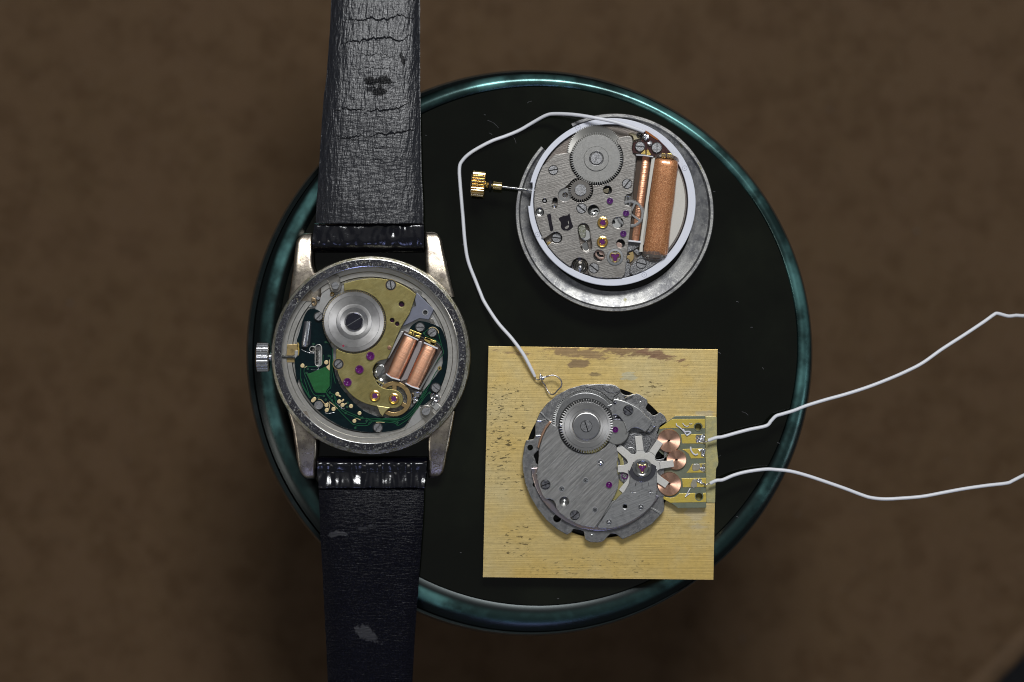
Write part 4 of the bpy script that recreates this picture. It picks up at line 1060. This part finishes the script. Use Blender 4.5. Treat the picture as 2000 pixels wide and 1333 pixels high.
bo = cE('368,1010 385,900 398,858 455,850 470,822 470,735 480,700 508,636 560,570 640,500 740,446 850,415 960,408 1080,410 1122,426 1140,450 1162,487 1195,502 1250,492 1262,490 1275,484 1300,492 1362,535 1366,566 1350,598 1362,622 1385,638 1408,662 1440,650 1462,632 1500,662 1520,705 1462,742 1440,800 1500,880 1500,1300')
bo += cF('1490,575 1500,650 1492,690 1462,722 1400,790 1300,850 1165,912 1142,892 1110,868 1072,866 1042,892 1015,926 960,938 900,932 868,912 858,852 832,838 775,830 755,860 722,876 640,828 560,758 490,670 430,570 390,460 372,360 368,300')
base = prism('base_plate', rnd(bo, 1.6), Z0, Z1, m_base3, m3, bev=.9, holes=[circ(cE(430, 915), 5.6, 24), circ(cE(468, 1210), 4.8, 22), circ(cF(645, 745), 7.8, 28), sm(cE('488,942 500,950 500,1040 490,1052 478,1040 472,1010 462,990 462,970 478,955')),
     rnd(cE('1440,905 1500,905 1520,940 1500,1000 1440,1012 1420,990 1425,940'), 2)])
for c, r in ((cE(430, 915), 5.6), (cE(468, 1210), 4.8), (cF(645, 745), 7.8)):
    lathe('hole_rim', c, [(r + 1.1, Z1 - .01), (r + 1.0, Z1 + .004), (r + .1, Z1 + .004), (r - .3, Z1 - .06)], m_edge, base, 30)
# shallow plates and lips on the base
prism('base_step', sm(cE('875,425 960,410 1080,412 1125,430 1150,470 1100,510 1075,540 990,470 900,440')), Z1 - .02, Z1 + .03, m_base3, base, bev=1.2)
prism('base_step', sm(cE('1010,425 1080,415 1125,432 1150,460 1110,480 1060,480 1020,455')), Z1, Z1 + .05, m_base3, base, bev=1)
prism('bright_lip', sm(cE('512,634 540,655 580,695 610,712 640,742 655,740 650,748 625,735 598,714 560,690 525,655')), Z1, Z1 + .035, m_edge, base, bev=.4)
prism('bright_lip', sm(cE('470,818 505,816 520,822 500,826 475,830')), Z1 - .01, Z1 + .02, m_edge, base, bev=.4)
prism('bright_lip', sm(cE('485,700 520,700 550,688 550,694 520,708 485,708')), Z1 - .01, Z1 + .02, m_edge, base, bev=.4)
prism('bright_lip', rnd(cF('1390,652 1475,705 1468,716 1380,662'), .5), Z1 - .01, Z1 + .02, m_edge, base, bev=.4)
mb = MB(); mb.tube([(*cE(440, 985), Z1 + .005), (*cE(455, 1010), Z1 + .008), (*cE(462, 1020), Z1 + .005)], .8, n=6).obj('bright_lip', m_edge, base)
mb = MB(); mb.tube([(*cE(445, 1045), Z1 + .005), (*cE(458, 1068), Z1 + .008), (*cE(478, 1070), Z1 + .005)], .8, n=6).obj('bright_lip', m_edge, base)
prism('turned_rim', [cE(600, 712), cE(560, 765), cE(530, 830), cE(512, 880), cE(500, 925), cE(488, 910), cE(500, 860), cE(520, 800), cE(550, 745), cE(585, 705)], Z1 - .02, Z1 + .055, M('bright_copper_edge', (.72, .44, .30), 1, .3), base, bev=1)
# lower rim under the bridges
rimo = arc((1170, 904), 131.5, 200, 60, 70)[::-1]
rimo = arc((1171, 903), 134, 175, 30, 70) + arc((1171, 903), 120, 30, 175, 60)
prism('turned_rim', rimo, Z1 - .02, Z1 + .07, M('violet_steel_rim', (.42, .38, .42), 1, .26, mot=[(3, (.52, .40, .34), .45, .6, .8), (2, (.30, .31, .42), .5, .65, .8)]), base, bev=1.2)

# wheels
WB = cE(872, 716); WG = cE(877, 745)
m_bw3 = M('back_wheel_steel', (.42, .42, .41), 1, .34, aniso=.7, radial=WB, mot=[(20, (.45, .45, .44), .5, .7, .6)])
prism('back_wheel', gearpts(WB, 263 / 4.0755, 247 / 4.0755, 104), Z1, Z1 + .10, m_bw3, m3, bev=.3)
prism('back_wheel_cover', circ(WB, 238 / 4.0755, 110), Z1 + .02, Z1 + .125, M('grey_cover', (.30, .30, .30), 1, .34, mot=[(30, (.18, .18, .185), .5, .7, .6)], bump=((110, .15),)), m3, bev=1.2)
# main bridge
gr3 = 224 / 4.0755
mo = cE('655,762 640,745 618,735 598,716 560,770 530,830 508,900 498,940 497,1000 490,1060 480,1120')
mo += cF('476,380 490,440 505,500 530,560 552,592 590,592 615,605 635,635 640,665 665,700 720,745 790,785 850,808 945,822 1000,745 1060,640 1100,570 1128,510 1136,450 1130,400 1118,350 1122,300 1132,240 1118,180')
mo += cE('1105,885 1085,872')
mo += arc(WG, gr3, 34, 176, 50)
rot = prism('bridge', rnd(mo, 1.0), Z1 + .01, Z2, m_bridge3, m3, bev=1.2, holes=[circ(cF(702, 612), 9.6, 30)])
lathe('hole_floor', cF(702, 612), [(10, Z1 + .03), (.01, Z1 + .06)], m_satin, rot, 28)
lathe('hole_rim', cF(702, 612), [(11, Z2 - .01), (10.9, Z2 + .004), (9.8, Z2 + .004), (9.5, Z2 - .05)], m_edge, rot, 30)
mb = MB(); mb.tube([(*c_, Z2 + .0) for c_ in arc(WG, gr3 + .6, 60, 172, 30)], .75, n=6, smooth=False).obj('bright_rim', m_edge, rot)
gap(WG, gr3 - .2, Z1 + .128, m3)
m_gear3 = M('flat_winding_wheel', (.54, .53, .52), 1, .34, mot=[(12, (.42, .415, .41), .5, .7, .5)], bump=((120, .08),), aniso=.6, radial=WG)
g3w = prism('winding_wheel', gearpts(WG, 214 / 4.0755, 193 / 4.0755, 64, w=.44), Z2 - .01, Z2 + .06, m_gear3, m3, bev=.4)
lathe('wheel_step', WG, [(43, Z2 + .055), (43, Z2 + .066), (42.4, Z2 + .070), (33, Z2 + .070), (32.4, Z2 + .058), (31, Z2 + .05), (28.5, Z2 + .052), (27.5, Z2 + .075), (26.2, Z2 + .095), (25, Z2 + .098)], m_gear3, g3w, 96)
lathe('wheel_cap', WG, [(25.2, Z2 + .09), (25, Z2 + .0975), (.01, Z2 + .0985)], M('cap_steel', (.40, .40, .41), 1, .3, mot=[(9, (.32, .32, .33), .45, .7, .6)], bump=((110, .08),)), g3w, 64)
gap(WG, 11.8, Z2 + .0985, g3w)
screw('screw', WG, 11.3, Z2 + .125, 72, m_screw, g3w, slot=.10)
mb = MB(); mb.tube([(*cE(1030, 597), Z2 + .07), (*cE(1050, 585), Z2 + .075), (*cE(1080, 572), Z2 + .07)], 1.3, n=8).obj('click_spring', m_edge, m3)
mb = MB(); mb.tube([(*cE(650, 745), Z2 + .04), (*cE(668, 738), Z2 + .07), (*cE(690, 732), Z2 + .06)], 1.2, n=8).obj('click_spring', m_edge, m3)
# brass wheels glimpsed
m_bgear = M('brass_train_wheel', (.52, .46, .20), .9, .4, mot=[(20, (.40, .35, .15), .5, .7, .6)])
prism('brass_wheel', gearpts(cF(1065, 310), 27.0, 25.0, 96), Z1 + .01, Z1 + .05, m_bgear, m3, bev=.3, holes=[arc(cF(1065, 310), 20, -50, 50, 14) + arc(cF(1065, 310), 16, 50, -50, 10)])
prism('brass_wheel', gearpts(cF(1095, 515), 22, 20.2, 84), Z1 + .01, Z1 + .05, m_bgear, m3, bev=.3)
prism('brass_wheel', gearpts(cE(900, 800), 40, 38, 90), Z1 + .129, Z1 + .15, m_bgear, m3, bev=.3)
# recess beside the wheel: dark polished disc with jewel
m_dpol = M('dark_polished_disc', (.20, .20, .23), 1, .14, bump=(20, .1))
lathe('polished_disc', cE(1120, 762), [(26, Z1 + .02), (25, Z1 + .10), (22, Z1 + .11), (20, Z1 + .13), (.01, Z1 + .13)], m_dpol, m3, 56)
lathe('polished_disc', cE(1120, 790), [(25, Z1 + .14), (24.5, Z1 + .16), (23, Z1 + .14), (.01, Z1 + .14)], m_satin, m3, 56)
jewel(cE(1108, 773), 5.0, Z1 + .135, m3)
# top cock
co_ = sm(cE('1083,560 1088,540 1112,530 1190,550 1290,602 1360,668 1402,718'), closed=False, sub=4) + cE('1375,765 1345,796 1325,780 1290,762 1262,758 1240,764 1205,795 1190,810 1195,770 1180,725 1160,690 1130,662 1108,655 1085,660 1075,630 1058,602')
ck = prism('cock', rnd(co_, .8), Z1 + .05, Z2 + .03, m_cock4, m3, bev=1.3)
prism('polished_bevel', sm(cE('1110,532 1190,552 1290,604 1360,668 1425,740 1418,752 1395,740 1345,690 1280,640 1200,590 1150,562')), Z1 + .04, Z2 - .01, m_edge, ck, bev=1)
prism('steel_foot', rnd(cE('1352,792 1400,715 1435,745 1385,795 1365,792'), .6), Z1, Z1 + .12, m_base3, m3, bev=1)
seat(cE(1210, 620), 10.4, Z2 + .03, ck, m_edge); gap(cE(1210, 620), 10.3, Z2 + .031, ck)
m_polscr = M('mirror_screw', (.42, .42, .46), 1, .12, mot=[(18, (.12, .12, .15), .45, .6, .9), (14, (.75, .75, .76), .6, .7, .8)])
screw('screw', cE(1210, 620), 9.2, Z2 + .055, 38, m_polscr, ck, slot=.10)
lathe('steel_pin', cE(1105, 558), [(3.6, Z2 + .025), (3.4, Z2 + .035), (2.6, Z2 + .04), (1.5, Z2 + .06), (.01, Z2 + .065)], m_dpol, ck, 20)
mb = MB(); mb.tube([(*cE(1160, 540), Z1 + .07), (*cE(1200, 515), Z1 + .08), (*cE(1252, 492), Z1 + .07)], 1.2, n=8, smooth=False).obj('blade_spring', m_edge, m3)
lathe('steel_pin', cE(1128, 522), [(4, Z1), (4, Z1 + .05), (3, Z1 + .06), (.01, Z1 + .055)], m_satin, m3, 20)
gap(cE(1190, 520), 3.4, Z1, m3, 'hole')
# stator plate under the rotor
prism('stator', sm(cE('1125,895 1190,830 1260,800 1330,795 1385,820 1395,870 1370,930 1340,960 1300,980 1200,1000 1140,960')), Z1 - .01, Z1 + .025, m_grain, m3, bev=1)
mb = MB(); mb.lathe(cE(1230, 948), [(9, Z1 + .02), (9, Z1 + .04), (7.5, Z1 + .045), (7, Z1 + .03), (5.6, Z1 + .03), (5.2, Z1 + .045), (3.6, Z1 + .045), (3.2, Z1 + .03), (.01, Z1 + .03)], 32).obj('turned_boss', m_base3, m3)
prism('under_disc', circ(cE(1185, 1150), 11.5, 36), Z1 - .01, Z1 + .03, m_grain, m3, bev=1)
jewel(cE(1182, 1140), 6, Z1 - .002, m3)
# star rotor
SC = cE(1322, 1078)
m_star = M('pale_star_rotor', (.70, .68, .635), .35, .42, mot=[(35, (.52, .50, .46), .5, .7, .5)], bump=((80, .25),))
def star(c, angs, L_, w, rb, rf):
    out = []
    angs = sorted(angs)
    n = len(angs)
    for i, a in enumerate(angs):
        ca, sa = math.cos(R(a)), math.sin(R(a))
        def P(u, v):
            return (c[0] + u * ca - v * sa, c[1] + u * sa + v * ca)
        ln = L_[i] if isinstance(L_, list) else L_
        out += [P(rb, -w / 2), P(ln, -w / 2 * .96), P(ln, w / 2 * .96), P(rb, w / 2)]
        b = angs[(i + 1) % n] + (360 if i == n - 1 else 0)
        mid = (a + b) / 2
        half = (b - a) / 2
        r0 = rb
        # scooped root between two arms
        for t in (-.55, -.28, 0, .28, .55):
            ang = mid + t * half * .75
            rr = rf + (rb - rf) * (abs(t) / .55) ** 2 * .6
            out.append((c[0] + rr * math.cos(R(ang)), c[1] + rr * math.sin(R(ang))))
    return out
angs = [-97, -56, -8.5, 34.5, 82, 131, 178, -139]
LS = {-97: 63, -56: 62.5, -8.5: 62, 34.5: 59, 82: 45, 131: 62, 178: 48, -139: 63}
sa_ = sorted(angs)
starp = star(SC, sa_, [LS[a] for a in sa_], 14.2, 37, 30)
prism('star_rotor', rnd(starp, .8), Z1 + .055, Z1 + .078, m_star, m3, bev=.5)
for a in (-97, -56, -8.5):
    ca, sa2 = math.cos(R(a)), math.sin(R(a))
    mb = MB(); mb.tube([(SC[0] + 35 * ca - v * sa2 - abs(v) * .12 * ca, SC[1] + 35 * sa2 + v * ca - abs(v) * .12 * sa2, Z1 + .0775) for v in (-7, 0, 7)], .5, n=6).obj('bend_line', m_base3, m3)
# lower right cock
k_ = cF('1243,330 1432,344 1440,345 1440,430 1440,520 1425,602')
k_ += sm(cF('1425,602 1385,660 1290,738 1180,798 1080,826 975,826'), closed=False, sub=4)[1:]
k_ += cF('962,812 1010,740 1075,640 1130,575 1180,530 1215,470 1228,400')
ck2 = prism('cock', rnd(k_, .8), Z1 + .085, Z2, m_cock3, m3, bev=1.3, holes=[circ(cF(1185, 652), 3.9, 20)])
prism('cock_recess', arc(SC, 27.5, -8, 172, 36) + [cE(1222, 1100), cE(1252, 1030)] + arc(SC, 19, 220, 330, 16), Z1 + .09, Z2 + .006, m_dpol, ck2, bev=.8)
mb = MB(); mb.tube([(*c_, Z2 + .006) for c_ in arc(SC, 27.8, 20, 150, 30)], .7, n=6, smooth=False).obj('bright_rim', m_edge, ck2)
trefoil_z = Z2 + .05
lathe('hub', SC, [(19.5, Z2 - .02), (19.2, Z2 + .03), (18.2, Z2 + .05), (14.5, Z2 + .055), (12.2, Z2 + .045), (11.4, Z2 + .02), (.01, Z2 + .02)], M('hub_steel', (.38, .38, .38), 1, .24), m3, 72)
def lobs(c, s, R_, ph):
    return [(c[0] + s * R_ * (.76 + .26 * math.cos(3 * (t - R(ph)))) * math.cos(t), c[1] + s * R_ * (.76 + .26 * math.cos(3 * (t - R(ph)))) * math.sin(t)) for t in [2 * pi * i / 60 for i in range(60)]]
hj = prism('jewel_spring', lobs(SC, 1.0, 9.8, 90), Z2 + .022, Z2 + .058, m_gold, m3, bev=.6, holes=[lobs(SC, .80, 9.8, 90)])
prism('jewel', lobs(SC, .78, 9.8, 90), Z2 + .022, Z2 + .048, m_ruby, hj, bev=1.2)
gap(cF(1185, 652), 3.8, Z1 + .03, ck2, 'hole')
lathe('hole_rim', cF(1185, 652), [(6, Z2 - .01), (5.9, Z2 + .003), (5.2, Z2 + .002), (4, Z2 - .03)], m_satin, ck2, 24)
m_mark3 = M('engraved_line', (.03, .03, .035), .3, .4)
def mark(p, q, w=1.1):
    a = math.degrees(math.atan2(q[1] - p[1], q[0] - p[0]))
    prism('engraved_mark', slotshape(p, q, w / 2), Z2 - .004, Z2 + .003, m_mark3, ck2, bev=.1)
    pr = prism('engraved_glint', slotshape((p[0] + .6, p[1] + w * .8), (q[0] + .6, q[1] + w * .8), .25), Z2 - .004, Z2 + .0035, m_edge, ck2, bev=.05)
mark(d8(690, 405), d8(670, 475)); mark(d8(800, 420), d8(800, 540)); mark(d8(912, 400), d8(930, 475)); mark(d8(962, 548), d8(962, 632)); mark(d8(910, 585), d8(1010, 585)); mark(d8(585, 585), d8(690, 585))
# small round features of the bridges
def cup(c, r, z, parent, mat=None, name='oil_cup'):
    gap(c, r * .99, z + .001, parent)
    return lathe(name, c, [(r + .7, z - .005), (r + .6, z + .005), (r, z + .006), (r * .82, z + .004), (r * .7, z + .003), (r * .66, z + .010), (r * .4, z + .022), (.01, z + .028)], mat or m_chrome, parent, 26)
cup(cF(992, 306), 7.0, Z2, rot); cup(cF(872, 444), 5.2, Z2, rot); cup(cF(681, 511), 5.2, Z2, rot); cup(cF(946, 678), 5.0, Z2, rot)
cup(cF(1312, 657), 5.4, Z2, ck2, m_screw, 'domed_pin'); cup(cF(1057, 777), 5.6, Z2, ck2, m_screw, 'domed_pin')
for c in (cF(872, 444), cF(681, 511), cF(946, 678)):
    lathe('oil_hole', c, [(2.0, Z2 + .024), (2.0, Z2 + .031), (.01, Z2 + .031)], m_dark, rot, 14)
jewel(cF(1058, 478), 5.4, Z2, rot)
for c, a in ((cF(551, 477), -22), (cF(785, 720), -38)):
    seat(c, 9.9, Z2, rot, m_edge); gap(c, 9.8, Z2 + .001, rot); screw('screw', c, 8.8, Z2 + .025, a, m_polscr, rot, slot=.10)
lathe('domed_pin', cF(920, 878), [(1.8, Z1 - .01), (1.8, Z1 + .01), (.01, Z1 + .015)], m_edge, base, 12)
lathe('domed_pin', d2(865, 437), [(1.3, Z1 - .01), (1.3, Z1 + .01), (.01, Z1 + .015)], m_edge, base, 12)
prism('blade_spring', rnd(d7('1265,395 1350,350 1355,372 1320,400 1100,700 1070,760 1005,850 985,850 1060,720 1200,500'), .5), Z1 + .01, Z2 - .04, m_satin, m3, bev=.5)
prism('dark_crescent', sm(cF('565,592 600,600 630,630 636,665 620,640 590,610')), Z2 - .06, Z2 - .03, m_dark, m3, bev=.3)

# ================================================================== CIRCUIT BOARD WITH SPIRAL COILS
cb = thing('circuit_board', W(1345, 905, ZP), 'greenish circuit board with gold stripes glued on the right edge of the brass plate', 'circuit board')
m_bd = M('grey_green_board', (.17, .19, .13), .1, .35, spec=.5, mot=[(7, (.13, .145, .095), .4, .65, .7), (60, (.26, .28, .2), .66, .72, .5)], coat=.7, coat_rough=.15, bump=((15, .3),))
m_bgold = M('gold_board_stripe', (.66, .50, .08), .35, .36, mot=[(12, (.60, .46, .11), .45, .7, .7), (45, (.74, .62, .24), .64, .7, .6)], coat=.7, coat_rough=.12, bump=((16, .45),))
m_glue = M('dried_glue_film', (.52, .46, .20), .25, .4, mot=[(9, (.40, .38, .20), .42, .62, .8), (30, (.60, .56, .34), .58, .68, .6)], bump=((14, .6),), coat=.5)
ZC = ZP + .17
prism('glue_film', rnd(d5('1360,165 1650,180 1655,560 1650,900 1690,1300') + d6('1690,40 1680,120 1635,200 1620,560 1610,1050 1385,1042'), 2), ZP, ZP + .022, m_glue, cb, bev=1.5)
bdp = d5('620,165 1358,160 1372,1330') + d6('1390,1168 690,1178 560,1080 380,980 265,905 260,800 300,600 300,300 400,0') + d5('400,1200 160,1000 160,700 225,480 430,300')
bd = prism('board', rnd(bdp, 1), ZP + .02, ZC, m_bd, cb, bev=.6, holes=[circ(d5(1190, 440), 6.8, 26), circ(d6(1212, 892), 6.8, 26)])
for c in (d5(1190, 440), d6(1212, 892)):
    lathe('board_hole', c, [(8.6, ZC - .01), (8.4, ZC + .012), (6.9, ZC + .012), (6.6, ZC - .06)], m_bd, bd, 30)
    lathe('hole_floor', c, [(7, ZP + .03), (.01, ZP + .03)], M('gold_floor', (.30, .26, .08), .4, .4), bd, 20)
def stripe(pts, holes=()):
    prism('gold_stripe', rnd(pts, .6), ZC - .01, ZC + .008, m_bgold, bd, bev=.4, holes=list(holes))
stripe(d5('545,240 1355,236 1358,470 1290,470 1290,440') + arc(d5(1190, 440), 8.7, -5, -195, 14) + d5('1075,470 700,470 560,462 400,462 232,488 228,455 430,318'))
stripe(d5('760,625 1370,612 1368,845 790,848 780,740'))
stripe(d5('780,985 1370,965 1370,1210 1010,1218 960,1110 880,1040'))
stripe(d6('1040,85 1372,75 1372,295 895,305 960,230'))
stripe(d6('775,440 1385,430 1385,655 805,665 800,540'))
stripe(d6('265,845 300,840 380,905 500,925 620,900 720,815 1120,805') + arc(d6(1212, 892), 8.7, 225, 140, 10)[::-1][:0] + d6('1120,880 1150,960 1210,1000 1300,960 1320,880 1300,805 1385,800 1388,1030 500,1045 380,980 268,925'))
# copper spirals
for i, (c, r, lab) in enumerate(((d5(460, 780), 22.8, 'uppermost spiral coil'), (d5(650, 1250), 19.6, 'middle, smallest spiral coil'), (d6(470, 580), 23.2, 'lowest spiral coil'))):
    mc = M('wound_copper', (.94, .56, .40), 1, .42, aniso=.9, radial=c, mot=[(30, (.60, .32, .21), .45, .7, .5)])
    pr = [(r, ZC - .02), (r, ZC + .05), (r - .8, ZC + .062)]
    pr += [(1.6, ZC + .05), (1.5, ZC + .02)]
    s_ = lathe('spiral_coil', c, pr, mc, bd, 72, label=lab)
    prism('coil_eye', rect(c, 5.6, 1.6, -24 if i != 1 else -4), ZC + .05, ZC + .066, m_black, s_, bev=.3)
# solder blobs: crumpled, silvery
def blob(pts, seed, z=ZC, hgt=.05):
    cx_ = sum(p[0] for p in pts) / len(pts); cy_ = sum(p[1] for p in pts) / len(pts)
    P = sm(pts, sub=4)
    mb = MB(); rings = 7; n = len(P)
    for j in range(rings):
        f = 1 - j / rings
        for p in P:
            x, y = cx_ + (p[0] - cx_) * f, cy_ + (p[1] - cy_) * f
            nz = mnoise.noise(Vector((x * .22, y * .22, seed * 4.1)))
            zz = z - .005 + hgt * (1 - f ** 3) * (1 + 1.1 * nz)
            w_ = W(x, y, z); mb.v.append((w_.x, w_.y, zz))
    for j in range(rings - 1):
        for i in range(n):
            i2 = (i + 1) % n
            mb.f.append((j * n + i, (j + 1) * n + i, (j + 1) * n + i2, j * n + i2))
    mb.f.append(tuple((rings - 1) * n + i for i in reversed(range(n))))
    return mb.obj('solder_blob', m_solder, bd, ang=20)
blob(d5('1120,640 1180,615 1290,608 1368,608 1372,740 1370,830 1290,838 1200,835 1130,838 1105,760'), 1)
blob(d5('1180,985 1240,965 1370,965 1372,1080 1370,1205 1290,1200 1250,1160 1240,1080 1190,1020'), 2)
blob(d6('1260,80 1372,72 1375,180 1370,290 1300,290 1215,230 1225,170 1290,130'), 3)
blob(d6('1150,440 1220,430 1280,440 1290,520 1370,560 1360,620 1310,640 1240,590 1150,540 1130,500'), 4)
# flux residue and loose filaments
m_flux = M('cloudy_flux', (.30, .28, .22), 0, .25, mot=[(20, (.42, .38, .32), .5, .7, .7), (30, (.4, .2, .12), .62, .7, .5)], coat=1, bump=((20, .8),))
prism('flux_residue', sm(d6('1060,90 1200,80 1250,130 1210,230 1180,250 1060,250 1040,160')), ZC - .01, ZC + .02, m_flux, bd, bev=1.5)
prism('flux_residue', sm(d6('1060,470 1130,450 1150,540 1160,640 1080,680 1000,640 1010,560')), ZC - .01, ZC + .018, m_flux, bd, bev=1.5)
m_fil = M('white_filament', (.72, .73, .80), 0, .3)
def fil(pts, r=.9):
    MB().tube([(*p, ZC + .02 + .012 * (i % 2)) for i, p in enumerate(pts)], r, n=7, sub=4).obj('glue_filament', m_fil, bd)
fil(d5('645,350 660,400 720,440 790,500 840,560 880,610 905,650'), 1.2); fil(d5('820,490 850,550 960,550 1000,580 950,620 900,650'), 1.7); fil(d5('800,340 850,400 910,425 950,400'), .9); fil(d5('970,345 1000,365 1040,350'), .6)
fil(d5('1000,930 1010,1010 1060,1090 1120,1125 1180,1110'), 1.6); fil(d6('990,690 950,760 900,850 870,905'), 1.0); fil(d6('985,815 930,850 900,880'), .7)

# the two wires leaving to the right
m_wire2 = m_wire
def cw(name, lab, pts, zs, grp, bare):
    t = thing(name, W(pts[3][0], pts[3][1], zs[3]), lab, 'wire')
    ins = MB().tube([(p[0], p[1], z) for p, z in zip(pts, zs)], 3.4, n=14, sub=6).obj('insulation', m_wire2, t)
    MB().tube([(*b_, z) for b_, z in bare], 1.3, n=8, sub=4).obj('bare_end', m_bare, t)
    return t
f8 = crop(1380, 580, 3.1742)
w1 = [d5(1440, 770), d5(1640, 700)] + f8('100,868 200,840 270,822 370,800 400,770 430,740 470,727 540,706 620,675 740,638 860,605 1000,560 1130,510 1240,462 1340,410 1460,325 1600,235 1720,155 1780,112 1805,104 1870,120 1920,116 1968,118 2080,112 2300,150')
z1 = [.50, .52, .50, .46, .44, .42, .42, .42, .42, .42, .42, .40, .38, .36, .34, .34, .32, .25, .15, .05, 0, -.03, -.1, -.2, -.3, -.6, -1.6]
cw('white_wire', 'upper of two white wires leaving right, soldered to the top solder patch of the board', w1, z1, None, [(d5(1330, 800), ZC + .06), (d5(1390, 805), ZC + .08), (d5(1450, 768), .50)])
w2 = [d6(1490, 565), d6(1640, 495)] + f8('100,1135 170,1106 250,1085 360,1070 430,1072 520,1082 620,1108 740,1148 860,1190 960,1228 1020,1246 1100,1254 1200,1250 1340,1238 1480,1212 1600,1190 1740,1170 1860,1156 1900,1140 1968,1106 2080,1060 2300,1010')
z2 = [.50, .52, .50, .48, .46, .44, .42, .42, .40, .38, .36, .34, .34, .32, .32, .30, .28, .25, .2, .15, .1, 0, -.4, -1.6]
cw('white_wire', 'lower of two white wires leaving right, soldered near the bottom of the board', w2, z2, None, [(d6(1340, 610), ZC + .05), (d6(1400, 590), ZC + .07), (d6(1500, 560), .50)])
